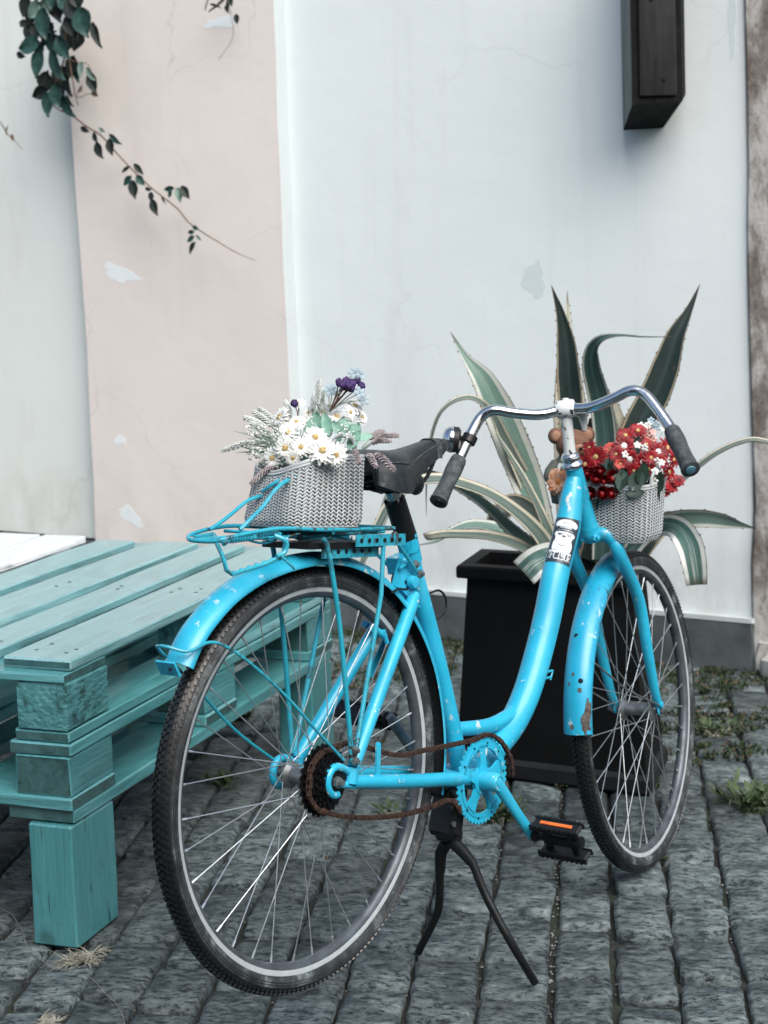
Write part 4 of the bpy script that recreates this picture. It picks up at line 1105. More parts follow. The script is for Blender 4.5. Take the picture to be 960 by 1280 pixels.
# spring clamp lifted by the basket
q = MB()
q.tube(spline([(-0.2115, -0.03, 0.4123), (-0.1945, -0.034, 0.4272), (-0.1654, -0.034, 0.4471), (-0.1399, -0.034, 0.4711), (-0.1154, -0.034, 0.4865), (-0.0818, -0.025, 0.4931)], 5), .0036, 8)
q.tube(spline([(-0.2103, 0.036, 0.4098), (-0.1833, 0.036, 0.4221), (-0.156, 0.036, 0.4372), (-0.1285, 0.034, 0.454), (-0.1063, 0.03, 0.4619), (-0.0953, 0.026, 0.4633)], 5), .0032, 8)
q.tube(spline([(-0.1062, 0.02, 0.4712), (-0.1057, 0, 0.482), (-0.0925, -0.012, 0.4928), (-0.0742, -0.02, 0.4957), (-0.0627, -0.024, 0.4907)], 4), .0030, 8)
q.build('spring_clamp', m_rack, rack)
def coil(a, b, r, turns, wr):
    a = vec(a); b = vec(b); d = (b - a).normalized(); x = d.orthogonal().normalized(); y = d.cross(x); pts = []
    for k in range(turns * 8 + 1): t = k / (turns * 8); an = 2 * math.pi * turns * t; pts.append(a.lerp(b, t) + x * r * math.cos(an) + y * r * math.sin(an))
    return MB().tube(pts, wr, 5)
coil((-0.250, -.042, 0.398), (-0.200, -.046, 0.402), .0055, 9, .0014).build('coil_spring', m_rack, rack)
coil((-0.190, -.046, 0.405), (-0.150, -.050, 0.412), .0055, 7, .0014).build('coil_spring', m_rack, rack)
coil((-0.250, .030, 0.396), (-0.200, .034, 0.400), .0055, 9, .0014).build('coil_spring', m_rack, rack)
q = MB().tube(spline([(-0.257, -.046, 0.396), (-0.267, -.048, 0.392)], 2), .004, 8)
q.tube([(-0.267, -.034, 0.392), (-0.265, -.046, 0.372), (-0.261, -.05, 0.352), (-0.251, -.052, 0.346), (-0.185, -.060, 0.360), (-0.150, -.064, 0.372), (-0.137, -.062, 0.400)], .0034, 8)
q.build('lamp_bracket', m_rack, rack)
for k in range(7):
    MB().lathe([(0, -.002), (.0045, -.001), (.0045, .001), (0, .002)], Vector((-0.249, -.053, 0.347)).lerp(Vector((-0.155, -.063, 0.369)), k / 6), (0, -1, .3), 8).build('twist', m_rack, rack)
q = MB().tube(spline([(-.165, -.060, .404), (-.150, -.072, .395), (-.150, -.07, .378), (-.165, -.066, .372)], 3), .0038, 8); q.tube([(-.160, -.070, .373), (-.135, -.078, .352)], .0025, 6); q.build('hook', m_rack, rack)

# -- drive train
BBC = Vector((.448, -.045, -.058))
cr = MB(); toothed(cr, BBC, .0765, 44, .0032, .0045, inner=.060)
Nn = 60
q = MB().ring([(-.003, .0), (-.003, .008), (.003, .008), (.003, .0)], .060, 60)
q.xf(Matrix.Translation(BBC)); cr.add(q.v, q.f)
for k in range(5):
    a = R(18 + 72 * k); d = Vector((math.cos(a), 0, math.sin(a))); n_ = Vector((-math.sin(a), 0, math.cos(a)))
    w0, w1 = .013, .0085
    A = [BBC + d * .012 - n_ * w0, BBC + d * .038 - n_ * w1, BBC + d * .064 - n_ * .015, BBC + d * .064 + n_ * .015, BBC + d * .038 + n_ * w1, BBC + d * .012 + n_ * w0]
    cr.add([v + Vector((0, -.003, 0)) for v in A] + [v + Vector((0, .003, 0)) for v in A], [(0, 1, 2, 3, 4, 5), (11, 10, 9, 8, 7, 6)] + [(i, i + 6, (i + 1) % 6 + 6, (i + 1) % 6) for i in range(6)])
cr.lathe([(.026, -.004), (.026, .004)], BBC, (0, 1, 0), 24)
ring_ = bpart('chainring', cr, m_cyan, sharp=35)
for k in range(10):
    a = R(36 * k + 8); MB().lathe([(0, 0), (.0022, 0), (.0022, .0006), (0, .0006)], BBC + Vector((.0685 * math.cos(a), -.0032, .0685 * math.sin(a))), (0, -1, 0), 8).build('bolt_hole', m_black, ring_)
def crank(s, end, mat, lab=None):
    c = Vector((.448, s * .078, -.058)); e = Vector((end[0], s * .084, end[2]))
    q = MB().lathe([(.017, -.034 if s < 0 else -.04), (.0175, -.006), (.0165, .006), (.015, .008), (.012, .008), (.012, .006), (.008, .006), (.008, .0085), (0, .009)], c, (0, s, 0), 24)
    dd = e - c
    q.tube([c - dd * .02, c + dd * .12, c + dd * .55, c + dd * .95, c + dd * 1.05], [.0130, .0128, .0108, .0112, .009], 14, flat=.72, up=(0, 0, 1) if abs(dd.z) < abs(dd.x) else (1, 0, 0))
    return bpart('crank', q, mat, sharp=50, label=lab)
ce = Vector((0.5605, -0.084, -0.1693)); crank(-1, ce, m_cyan_worn)
le = Vector((.448 * 2 - ce.x, .084, -.116 - ce.z)); crank(1, le, m_hub, 'bare grey crank')
m_axbolt = m_hub
def pedal(c, s, tilt):
    q = MB(); m3 = Matrix.Rotation(tilt, 3, 'Y')
    W_, L_, H_ = .095, .062, .026
    c = vec(c); o_ = Vector((0, s * (.018 + W_ / 2), 0))
    def P(x, y, z): return c + o_ + m3 @ Vector((x, 0, z)) + Vector((0, y, 0))
    q.tube([c, c + Vector((0, s * .112, 0))], [.0075, .0085, .007, .0085], 12)
    q.lathe([(.0, 0), (.012, 0), (.013, .004), (.009, .012)], c + Vector((0, s * .006, 0)), (0, s, 0), 14)
    q.lathe([(.0085, 0), (.0125, .002), (.0125, .010), (0, .011)], c + Vector((0, s * .100, 0)), (0, s, 0), 14)
    for x in (-1, 1):
        q.rough_box(P(x * L_ / 2, 0, 0), (.009, W_ + .006, H_), m3.to_4x4().to_3x3(), bev=.003, jit=0)
        for z in (-1, 1): q.rough_box(P(x * L_ / 2, 0, z * H_ * .5), (.014, W_ + .01, .005), m3, bev=.0015, jit=0)
        for z in (-1, 1):
            for k in range(9): q.box(P(x * (L_ / 2 + .003), -W_ / 2 + W_ * (k + .5) / 9, z * (H_ * .5 + .003)), (.006, .004, .003), m3)
    for y in (-.30, .34):
        a = [P(-L_ / 2, W_ * y, 0), P(-L_ * .28, W_ * y * .9, 0), P(0, W_ * y * .8, 0), P(L_ * .28, W_ * y * .9, 0), P(L_ / 2, W_ * y, 0)]
        q.tube(a, [.010, .007, .0105, .007, .010], 10, flat=.7, up=(0, 1, 0))
    ob = bpart('pedal', q, m_black, sharp=35)
    for x in ((-1, 1) if s < 0 else ()):
        q = MB().rough_box(P(x * (L_ / 2 + .0052), 0, 0), (.003, W_ * .72, H_ * .30), m3, bev=.0008, jit=0); q.build('reflector', m_orange, ob)
    return ob
pedal(ce, -1, R(58)); pedal(le, 1, R(20))
# chain
ch = MB()
def chain_run(pts, pitch=.0127):
    P = spline(pts, 8); L_ = [0]
    for a, b in zip(P[:-1], P[1:]): L_.append(L_[-1] + (b - a).length)
    n = int(L_[-1] / pitch); q = []
    for k in range(n + 1):
        d = k * pitch; i = max(0, min(len(P) - 2, int(np.searchsorted(L_, d)) - 1)); f = (d - L_[i]) / max(1e-6, L_[i + 1] - L_[i]); q.append(P[i].lerp(P[i + 1], f))
    for k in range(len(q) - 1):
        a, b = q[k], q[k + 1]; d = (b - a); mid = (a + b) / 2; t = d.normalized(); y = Vector((0, 1, 0)); y = (y - t * y.dot(t)).normalized(); z = t.cross(y); m3 = Matrix((t, y, z)).transposed()
        wo = .0034 if k % 2 else .0024
        for s in (-1, 1):
            ch.rough_box(mid + y * s * wo, (pitch * 1.32, .0012, .0078), m3, bev=.0028, jit=.0002)
        ch.lathe([(.0040, -.0022), (.0040, .0022)], a, y, 8); ch.lathe([(.0018, -.0052), (.0018, .0052)], a, y, 6)
r8 = lambda r, a, c=(0, 0), y=-.0445: Vector((c[0] + r * math.cos(R(a)), y, c[1] + r * math.sin(R(a))))
C2 = (.448, -.058)
top = [r8(.050, 200), r8(.050, 150), r8(.050, 110), r8(.050, 82), (0.0607, -0.045, 0.0554), (0.1266, -0.045, 0.0344), (0.1947, -0.045, 0.0181), (0.2649, -0.045, 0.0181), (0.3378, -0.045, 0.0181), r8(.083, 112, C2), r8(.084, 80, C2, -.047), r8(.085, 50, C2, -.050), r8(.088, 20, C2, -.054), r8(.092, -2, C2, -.052)]
chain_run(top)
bot = [r8(.050, 205), r8(.050, 235), r8(.052, 262), (-0.0145, -0.045, -0.0461), (0.0335, -0.045, -0.0623), (0.1088, -0.045, -0.0761), (0.1986, -0.045, -0.0854), (0.2807, -0.045, -0.0849), (0.3464, -0.045, -0.0802), r8(.084, 215, C2), r8(.082, 200, C2)]
chain_run(bot)
bpart('chain', ch, m_rust, sharp=30)

# -- kickstand
ks = MB()
ks.rough_box((0.4047, 0, -0.0799), (.062, .050, .020), Matrix.Rotation(R(10), 3, 'Y'), bev=.004)
ks.rough_box((0.4036, 0, -0.1208), (.040, .058, .080), Matrix.Rotation(R(12), 3, 'Y'), bev=.008, jit=0)
ks.rough_box((0.4101, 0, -0.1569), (.030, .050, .030), Matrix.Rotation(R(12), 3, 'Y'), bev=.007, jit=0)
kst = bpart('kickstand', ks, m_satin, sharp=40)
WB = BM.inverted()
def wp(x, y, z): return WB @ Vector((x, y, z))
kp = Vector((0.4103, 0, -0.1628))
for s_, pts in ((1, [(0.4197, 0.01, -0.1746), (0.4253, 0.028, -0.1989), (0.4353, 0.036, -0.2374), (0.4771, 0.066, -0.3098), (0.4891, 0.085, -0.3456), wp(.030, 3.090, .012)]), (-1, [(0.404, -0.01, -0.1661), (0.4209, -0.022, -0.1859), (0.4322, -0.038, -0.2072), (0.4411, -0.058, -0.255), (0.45, -0.085, -0.3042), (0.4673, -0.108, -0.3526), wp(.243, 2.945, .010)])):
    q = MB().tube(spline(pts, 5), [.0085, .0085, .008, .008, .0078, .0075], 14)
    lp = Vector(pts[-1]); q.build('stand_leg', m_satin, kst)
    q = MB().tube([Vector(pts[0]), Vector(pts[1]), Vector(pts[2])], [.012, .0115, .0095], 12); q.build('stand_sleeve', m_black, kst)
MB().lathe([(0, 0), (.005, 0), (.005, .004), (0, .004)], (0.3795, -0.03, -0.1302), (0, -1, 0), 10).build('bolt', m_hub, kst)

# ---------------------------------------------------------------- planter and agave
m_planter = simple('black_planter_paint', (.003, .0034, .0038), .7, spec=.2, var=.3, scale=12, bump=.2, bscale=30, bdist=.002)
m_planter2 = simple('dusty_black_planter_base', (.008, .010, .012), .7, spec=.3, var=.4, scale=14, bump=.3, bscale=50, bdist=.002)
PA = Vector((.16, 4.212, 0)); PB = Vector((.618, 3.975, 0)); PS = Vector((.085, .25, 0))
plt = thing('planter', 'tall black trough planter standing behind the bicycle frame with the agave in it', 'planter', Matrix.Translation((.43, 4.2, 0)))
O_ = Vector((.43, 4.2, 0))
def quadring(grow, z, fr=0):
    e1 = (PB - PA).normalized(); e2 = PS.normalized(); c = [PA - e1 * grow - e2 * grow, PB + e1 * grow - e2 * grow, PB + PS + e1 * grow + e2 * grow, PA + PS - e1 * grow + e2 * grow]
    return [Vector((v.x, v.y, z)) - O_ for v in c]
def frustum(mb, levels, cap=True):
    b = []
    for g_, z in levels: b.append(quadring(g_, z))
    vs = [v for r_ in b for v in r_]; fs = []
    for i in range(len(b) - 1):
        for k in range(4): fs.append((i * 4 + k, i * 4 + (k + 1) % 4, i * 4 + 4 + (k + 1) % 4, i * 4 + 4 + k))
    if cap: fs.append((3, 2, 1, 0)); n = (len(b) - 1) * 4; fs.append((n, n + 1, n + 2, n + 3))
    mb.add(vs, fs)
q = MB(); frustum(q, [(-.002, .05), (-.004, .10), (-.034, .515)]); q.build('body', m_planter, plt, smooth=False)
q = MB(); frustum(q, [(.006, .004), (.010, .01), (.010, .042), (-.004, .055)]); q.build('base', m_planter2, plt, smooth=False)
q = MB(); frustum(q, [(-.032, .514), (-.012, .517), (-.010, .522), (-.010, .545), (-.014, .550), (-.050, .550), (-.055, .50)], cap=False); q.build('rim', m_planter, plt, smooth=False)
m_soil = simple('potting_soil', (.016, .013, .011), .95, var=.5, scale=60, bump=.8, bscale=80, bdist=.01)
q = MB(); frustum(q, [(-.05, .50), (-.05, .512)]); q.build('soil', m_soil, plt, smooth=False)

def agavef(name, mid, mid2, margin, wm=.16, stripe=.0, edge=(.05, .03, .02)):
    g = NG(name); uv = g.n('ShaderNodeUVMap'); sx = g.n('ShaderNodeSeparateXYZ'); g.l(uv.outputs[0], sx.inputs[0])
    wob = g.noise(7, 3); ad = g.n('ShaderNodeMath', operation='MULTIPLY_ADD'); g.l(wob, ad.inputs[0]); ad.inputs[1].default_value = .06; 
    g.l(sx.outputs[0], ad.inputs[2]); sh_ = g.n('ShaderNodeMath', operation='SUBTRACT'); g.l(ad.outputs[0], sh_.inputs[0]); sh_.inputs[1].default_value = .03
    ab = g.n('ShaderNodeMath', operation='SUBTRACT'); g.l(sh_.outputs[0], ab.inputs[0]); ab.inputs[1].default_value = .5
    aa = g.n('ShaderNodeMath', operation='ABSOLUTE'); g.l(ab.outputs[0], aa.inputs[0])
    e = .5 - wm
    stops = [(0, mid2), (.10, mid), (e - .02, mid), (e, margin), (.465, margin), (.49, edge)]
    c = g.ramp(aa.outputs[0], stops)
    if stripe:
        st_ = g.n('ShaderNodeTexNoise'); st_.inputs['Scale'].default_value = 1.0; mp = g.n('ShaderNodeMapping'); mp.inputs['Scale'].default_value = (22, .6, 1); g.l(uv.outputs[0], mp.inputs[0]); g.l(mp.outputs[0], st_.inputs['Vector'])
        k = g.ramp(st_.outputs['Fac'], [(.58, 0.0), (.66, stripe)]); c = g.mix(k, c, margin)
    bl = g.noise(20, 4, .6); c = g.mix(g.ramp(bl, [(.5, 0.0), (.8, .35)]), c, tuple(x * .6 for x in mid))
    c = g.mix(g.ramp(g.noise(13, 6, .7, stretch=(1, 1, .5)), [(.62, 0.0), (.70, .75)]), c, (.16, .12, .075))
    tp = g.n('ShaderNodeMath', operation='MULTIPLY'); g.l(sx.outputs[1], tp.inputs[0]); tp.inputs[1].default_value = .3333
    c = g.mix(g.ramp(tp.outputs[0], [(.90, 0.0), (.97, .85)]), c, (.045, .03, .02))
    g.col(c); g.rough(g.ramp(bl, [(.3, .42), (.7, .6)])); g.bump(bl, .15, .003); return g.m
m_ag_var = agavef('variegated_agave', (.13, .225, .19), (.16, .26, .22), (.50, .53, .48), .17, .35)
m_ag_cream = agavef('cream_margined_agave', (.075, .115, .10), (.11, .16, .14), (.44, .42, .33), .17, .45)
m_ag_dark = agavef('dark_green_agave', (.007, .020, .018), (.014, .038, .034), (.30, .27, .19), .06, .10)
m_ag_mid = agavef('mid_green_agave', (.018, .050, .045), (.035, .085, .078), (.32, .36, .32), .10, .3)
m_ag_cut = agavef('broad_green_agave', (.05, .12, .105), (.08, .16, .14), (.60, .63, .60), .18, .5)
m_ag_pale = agavef('pale_agave_leaf', (.22, .27, .23), (.25, .3, .26), (.56, .54, .44), .3, .4)
CAMP = Vector((0, 0, 1.378))
agave = thing('agave_plant', 'large variegated agave with long arching leaves growing in the black planter', 'plant', Matrix.Translation((.46, 4.25, .51)))
AO = Vector((.46, 4.25, .51))
def aleaf(pts, w, mat, roll=0.0, fold=.22, teeth=0, thick=.005, k=6, tint=1, blunt=False, name='leaf'):
    P = spline(pts, k); n = len(P); W_ = list(np.interp(np.linspace(0, 1, n), np.linspace(0, 1, len(w)), w))
    NX = 9; vs = []; uv = []; fs = []; edges = [[], []]
    rl = list(np.interp(np.linspace(0, 1, n), np.linspace(0, 1, len(roll)), roll)) if isinstance(roll, (list, tuple)) else [roll] * n
    for i in range(n):
        t = (P[min(i + 1, n - 1)] - P[max(i - 1, 0)]).normalized(); v = (P[i] - CAMP).normalized()
        side = t.cross(v).normalized(); nr_ = side.cross(t).normalized()
        if nr_.dot(v) > 0: nr_ = -nr_
        # nr_ towards camera; roll about the tangent
        m = Matrix.Rotation(R(rl[i]), 3, t); side = m @ side; nr_ = m @ nr_
        wv = W_[i] / 2
        for lay in (0, 1):
            for j in range(NX):
                u = j / (NX - 1) * 2 - 1
                q = P[i] + side * (u * wv) + nr_ * (fold * wv * (u * u) - (lay * thick * (1 - .75 * abs(u) ** 2) * min(1, wv / .01)))
                vs.append(q); uv.append(((u + 1) / 2, i / n * 3))
        for e_, s in ((0, -1), (1, 1)): edges[e_].append((P[i] + side * (s * wv) + nr_ * (fold * wv), side * s, t, wv))
    for i in range(n - 1):
        a = i * 2 * NX; b = a + 2 * NX
        for j in range(NX - 1):
            fs.append((a + j, a + j + 1, b + j + 1, b + j)); fs.append((a + NX + j + 1, a + NX + j, b + NX + j, b + NX + j + 1))
        fs.append((a, b, b + NX, a + NX)); fs.append((a + NX - 1, a + 2 * NX - 1, b + 2 * NX - 1, b + NX - 1))
    for a in (0, (n - 1) * 2 * NX):
        for j in range(NX - 1): fs.append((a + j, a + j + 1, a + NX + j + 1, a + NX + j))
    mb = MB(); mb.add(vs, fs, 0, uv)
    if teeth:
        for ed in edges:
            acc = 0
            for i in range(1, len(ed) - 1):
                p, sd_, t, wv = ed[i]; seg = (ed[i][0] - ed[i - 1][0]).length; c_ = int(acc / teeth); acc += seg
                if int(acc / teeth) != c_ and wv > .004 and rnd() < .62:
                    h = U(.002, .004); mb.add([p - t * .004, p + t * .004, p + sd_ * h + t * .001, p + Vector((0, .002, 0))], [(0, 1, 2), (0, 2, 3), (1, 3, 2)], 1, [(.999, 0)] * 4)
    mb.xf(Matrix.Translation(-AO))
    return mb.build(name, [mat, m_tooth], agave, sharp=60)
m_tooth = simple('agave_tooth', (.10, .07, .045), .6)
Z = [(0.4406, 4.2, 0.5584)]
# left leaning broad variegated leaf
aleaf([(0.4117, 4.2, 0.5594), (0.3934, 4.2, 0.6541), (0.3614, 4.18, 0.7622), (0.3247, 4.15, 0.86), (0.2848, 4.12, 0.9621), (0.2477, 4.1, 1.0416), (0.2093, 4.1, 1.0949), (0.1715, 4.1, 1.162)], [.055, .066, .084, .090, .082, .058, .022, .001], m_ag_var, 10, teeth=.03)
aleaf([(0.4247, 4.25, 0.5388), (0.4033, 4.22, 0.6399), (0.3707, 4.2, 0.732), (0.3318, 4.15, 0.8188), (0.2975, 4.1, 0.8932), (0.2716, 4.05, 0.9496), (0.2419, 4, 0.9892), (0.2101, 3.98, 1.0078), (0.1703, 3.96, 1.0032), (0.1363, 3.95, 0.9782), (0.1155, 3.95, 0.9305), (0.1018, 3.95, 0.863), (0.0958, 3.95, 0.7949), (0.0936, 3.95, 0.7265)], [.05, .055, .05, .040, .032, .026, .022, .020, .018, .016, .015, .012, .007, .001], m_ag_cream, [15, 20, 35, 50, 60, 62, 60], teeth=.028)
aleaf([(0.4178, 4.1, 0.5681), (0.3986, 4.05, 0.6532), (0.3697, 4.02, 0.7273), (0.3345, 4, 0.803), (0.3009, 4, 0.8634), (0.2785, 4, 0.9035), (0.2657, 4, 0.9354)], [.050, .042, .034, .030, .022, .012, .001], m_ag_cream, [20, 48, 58, 62, 60, 50], teeth=.028)
# upright dark leaf and the pale one behind it
aleaf([(0.4676, 4.22, 0.5536), (0.4747, 4.22, 0.6793), (0.4807, 4.22, 0.846), (0.4813, 4.22, 0.9599), (0.4768, 4.22, 1.0323), (0.4726, 4.22, 1.1147), (0.46, 4.22, 1.1909), (0.4374, 4.22, 1.2672)], [.055, .060, .066, .064, .062, .050, .024, .001], m_ag_dark, [-12, -12, -10], teeth=.022)
aleaf([(0.4814, 4.34, 0.5518), (0.486, 4.34, 0.7455), (0.49, 4.34, 0.9163), (0.4882, 4.34, 1.0225), (0.4907, 4.34, 1.1281), (0.4914, 4.34, 1.2479)], [.06, .085, .090, .07, .026, .001], m_ag_pale, 12, teeth=.03)
# bent leaf
aleaf([(0.548, 4.2, 0.5546), (0.5619, 4.2, 0.7212), (0.5645, 4.2, 0.8455), (0.5602, 4.2, 0.9282), (0.546, 4.19, 0.9954), (0.5304, 4.17, 1.0547), (0.5309, 4.15, 1.1006), (0.5496, 4.12, 1.1299), (0.589, 4.1, 1.1396), (0.6494, 4.08, 1.1346), (0.7134, 4.05, 1.134)], [.05, .060, .062, .060, .056, .050, .040, .026, .012, .007, .001], m_ag_mid, [-8, -8, -8, -10, -15, -20, -40, -60, -62, -60], teeth=.022)
aleaf([(0.5863, 4.28, 0.5593), (0.5965, 4.28, 0.7502), (0.599, 4.28, 0.8661), (0.5852, 4.26, 0.9421), (0.5631, 4.24, 1.007)], [.05, .08, .074, .05, .01], m_ag_pale, 20, teeth=.03)
# right dark tall leaf
aleaf([(0.519, 4.25, 0.5461), (0.579, 4.25, 0.713), (0.6271, 4.25, 0.8267), (0.6639, 4.25, 0.9028), (0.7047, 4.25, 0.9764), (0.7328, 4.25, 1.046), (0.759, 4.25, 1.1237), (0.7931, 4.25, 1.1885), (0.823, 4.25, 1.2553)], [.05, .070, .078, .082, .082, .074, .050, .020, .001], m_ag_dark, -14, teeth=.020)
# arching away to the right
aleaf([(0.5787, 4.15, 0.5838), (0.6339, 4.1, 0.683), (0.6868, 4.05, 0.7436), (0.7455, 4.02, 0.7978), (0.8032, 4, 0.8459), (0.8603, 4, 0.8715), (0.9112, 4, 0.8776), (0.9833, 4, 0.8514), (1.0318, 4, 0.8044)], [.04, .038, .034, .030, .028, .026, .022, .014, .002], m_ag_cream, [-50, -62, -64, -60], teeth=.026)
# horizontal on the right
aleaf([(0.5713, 4.1, 0.573), (0.6196, 4.08, 0.6259), (0.6695, 4.05, 0.6699), (0.7201, 4.02, 0.6871), (0.7754, 4, 0.6905), (0.8283, 4, 0.6807), (0.8633, 3.99, 0.6713), (0.9001, 3.98, 0.6618)], [.05, .052, .052, .054, .050, .040, .018, .001], m_ag_var, [20, 30, 32, 34], teeth=.028)
# drooping, cut short
aleaf([(0.574, 4.05, 0.5723), (0.6205, 4.02, 0.6427), (0.6657, 3.98, 0.6799), (0.7032, 3.95, 0.6758), (0.7261, 3.93, 0.6393), (0.735, 3.92, 0.5919), (0.74, 3.92, 0.5408)], [.05, .055, .060, .064, .066, .060, .050], m_ag_cut, [30, 40, 30, 10, 4, 4], teeth=.03)
# big arch to the left passing behind saddle and seat post
aleaf([(0.4096, 4, 0.5878), (0.3692, 3.95, 0.6639), (0.3161, 3.9, 0.727), (0.248, 3.86, 0.7837), (0.1812, 3.83, 0.8171), (0.1151, 3.8, 0.8369), (0.0586, 3.78, 0.8287), (0.0109, 3.76, 0.7923), (-0.0282, 3.75, 0.7264), (-0.064, 3.75, 0.6529), (-0.0885, 3.75, 0.5882)], [.05, .050, .046, .042, .040, .038, .036, .034, .028, .016, .002], m_ag_cream, [30, 42, 52, 52, 50, 42, 30, 20], teeth=.028)
aleaf([(0.4178, 4.1, 0.5681), (0.3647, 4.08, 0.6166), (0.3076, 4.05, 0.6725), (0.2465, 4, 0.7388), (0.1784, 3.98, 0.7916), (0.1107, 3.96, 0.8282), (0.0526, 3.95, 0.8355), (0.0087, 3.95, 0.7941), (-0.0171, 3.95, 0.7206), (-0.0318, 3.95, 0.6327)], [.05, .052, .046, .040, .036, .034, .032, .026, .016, .002], m_ag_var, [-30, -48, -55, -50, -40], teeth=.03)
# lower left leaves
aleaf([(0.4016, 3.98, 0.592), (0.3517, 3.94, 0.6251), (0.2952, 3.9, 0.6618), (0.2364, 3.87, 0.6847), (0.1781, 3.84, 0.6958), (0.1322, 3.82, 0.701), (0.0884, 3.8, 0.7004)], [.05, .052, .050, .046, .044, .042, .038], m_ag_cream, [50, 58, 62, 66, 66], teeth=.03)
aleaf([(0.4147, 4.15, 0.5585), (0.368, 4.12, 0.6009), (0.3109, 4.1, 0.6474), (0.2539, 4.08, 0.6712), (0.2025, 4.05, 0.6822), (0.1535, 4.03, 0.6713), (0.117, 4.02, 0.6523), (0.0669, 4, 0.6457)], [.05, .055, .052, .046, .040, .030, .016, .002], m_ag_var, [40, 52, 58, 60], teeth=.03)
aleaf([(0.4251, 4.15, 0.5644), (0.3881, 4.15, 0.636), (0.3569, 4.15, 0.6907), (0.316, 4.14, 0.7142), (0.2773, 4.12, 0.6901), (0.2558, 4.12, 0.6459)], [.05, .058, .062, .060, .050, .03], m_ag_dark, [30, 20, 20], teeth=.03)
# stub cut off in front of the rim
aleaf([(0.4427, 4, 0.5727), (0.4037, 3.92, 0.6211), (0.3729, 3.88, 0.6279), (0.344, 3.86, 0.6192), (0.3188, 3.86, 0.597)], [.05, .066, .072, .074, .074], m_ag_cut, [0, 0, 4], teeth=0)
aleaf([(0.5272, 4.3, 0.5362), (0.5322, 4.3, 0.6644), (0.5409, 4.3, 0.7705), (0.5444, 4.28, 0.8575), (0.5356, 4.25, 0.9177)], [.05, .06, .062, .055, .012], m_ag_dark, 5, teeth=.018)
aleaf([(0.6265, 4.2, 0.5519), (0.6731, 4.2, 0.613), (0.7247, 4.22, 0.6497), (0.761, 4.25, 0.6328)], [.06, .06, .05, .03], m_ag_dark, 20, teeth=0)

# ---------------------------------------------------------------- climbing vine on the wall
m_vl = m_leafm('vine_leaf', (.012, .040, .034), (.035, .095, .080), .5)
m_vl2 = m_leafm('dark_vine_leaf', (.006, .012, .011), (.02, .03, .026), .6)
m_vl3 = m_leafm('pale_vine_leaf', (.12, .20, .17), (.22, .32, .27), .5)
m_twig = simple('brown_twig', (.12, .075, .05), .8, var=.4, scale=60)
vine = thing('climbing_vine', 'green creeper hanging on the upper left wall with one long bare trailing shoot', 'vine', WM)
q = MB()
def stalk(mb, pts, r): mb.tube(spline(pts, 4), r, 6)
stalk(q, [(-2.2957, -0.26, 2.6697), (-2.277, -0.26, 2.4376), (-2.3078, -0.25, 2.2393), (-2.3338, -0.24, 2.111), (-2.3875, -0.23, 2.0426), (-2.4189, -0.22, 1.9566), (-2.3483, -0.2, 1.9109)], [.006, .004, .003, .003])
stalk(q, [(-2.3481, -0.2, 1.9139), (-2.2763, -0.2, 1.8645), (-2.2133, -0.19, 1.8253), (-2.1381, -0.18, 1.7445), (-2.0161, -0.17, 1.6326), (-1.8869, -0.17, 1.5423), (-1.8391, -0.16, 1.4853), (-1.7091, -0.15, 1.4086), (-1.6433, -0.14, 1.372), (-1.5669, -0.14, 1.3443)], [.0038, .0034, .003, .0026, .002, .001])
stalk(q, [(-2.3208, -0.24, 2.1831), (-2.3008, -0.25, 2.1161), (-2.287, -0.25, 2.0331), (-2.2878, -0.24, 1.9811), (-2.275, -0.24, 1.939)], [.003, .0028, .002])
stalk(q, [(-2.2975, -0.25, 2.1071), (-2.2388, -0.26, 2.0925), (-2.2007, -0.26, 2.0834), (-2.1834, -0.26, 2.053)], [.0018, .0012])
stalk(q, [(-2.2867, -0.25, 1.9804), (-2.2514, -0.26, 1.9654), (-2.2158, -0.26, 1.9744), (-2.1772, -0.26, 1.9743)], [.0018, .0010])
stalk(q, [(-2.2676, -0.25, 1.9731), (-2.2535, -0.26, 1.9919), (-2.2246, -0.27, 2.0006)], [.0016, .0010])
stalk(q, [(-2.8329, -0.2, 2.019), (-2.7136, -0.2, 1.909), (-2.6791, -0.2, 1.8638), (-2.6434, -0.2, 1.8371), (-2.6047, -0.2, 1.7981)], [.003, .0025, .0012])
stalk(q, [(-1.6465, -0.12, 2.3824), (-1.6588, -0.12, 2.2861), (-1.6449, -0.12, 2.2147), (-1.642, -0.12, 2.1387), (-1.71, -0.12, 2.066)], [.002, .0012, .0008])
q.build('stem', m_twig, vine)
def vleaf(p, Lpx, deg, mat, wf=.36, curl=.3, yaw=None, name='leaf'):
    Y = 6.1; L_ = Lpx * Y / 2062 * 1.15
    d = Vector((math.cos(R(deg)), 0, -math.sin(R(deg)))); yaw = U(-.5, .5) if yaw is None else yaw
    side = Vector((d.z, 0, -d.x)); side = (side * math.cos(yaw) + Vector((0, 1, 0)) * math.sin(yaw)).normalized(); nr_ = side.cross(d).normalized()
    if nr_.y > 0: nr_ = -nr_
    c = vec(p) - d * L_ * .5
    prof = [(0, .05), (.1, .5), (.28, .92), (.45, 1.0), (.65, .8), (.82, .45), (.93, .16), (1, 0)]
    vs = []; fs = []
    for k, (t, wv) in enumerate(prof):
        for j, u in enumerate((-1, -.5, 0, .5, 1)):
            jit = U(-.04, .04) if abs(u) == 1 else 0
            vs.append(c + d * L_ * t + side * (u * (wv + jit) * L_ * wf) + nr_ * (L_ * (.13 * abs(u) - curl * (t - .4) ** 2 * .8)))
    for k in range(7):
        for j in range(4): fs.append((k * 5 + j, k * 5 + j + 1, k * 5 + j + 6, k * 5 + j + 5))
    return MB().add(vs, fs).build(name, mat, vine, sharp=80)
a_, b_, c_ = m_vl, m_vl2, m_vl3
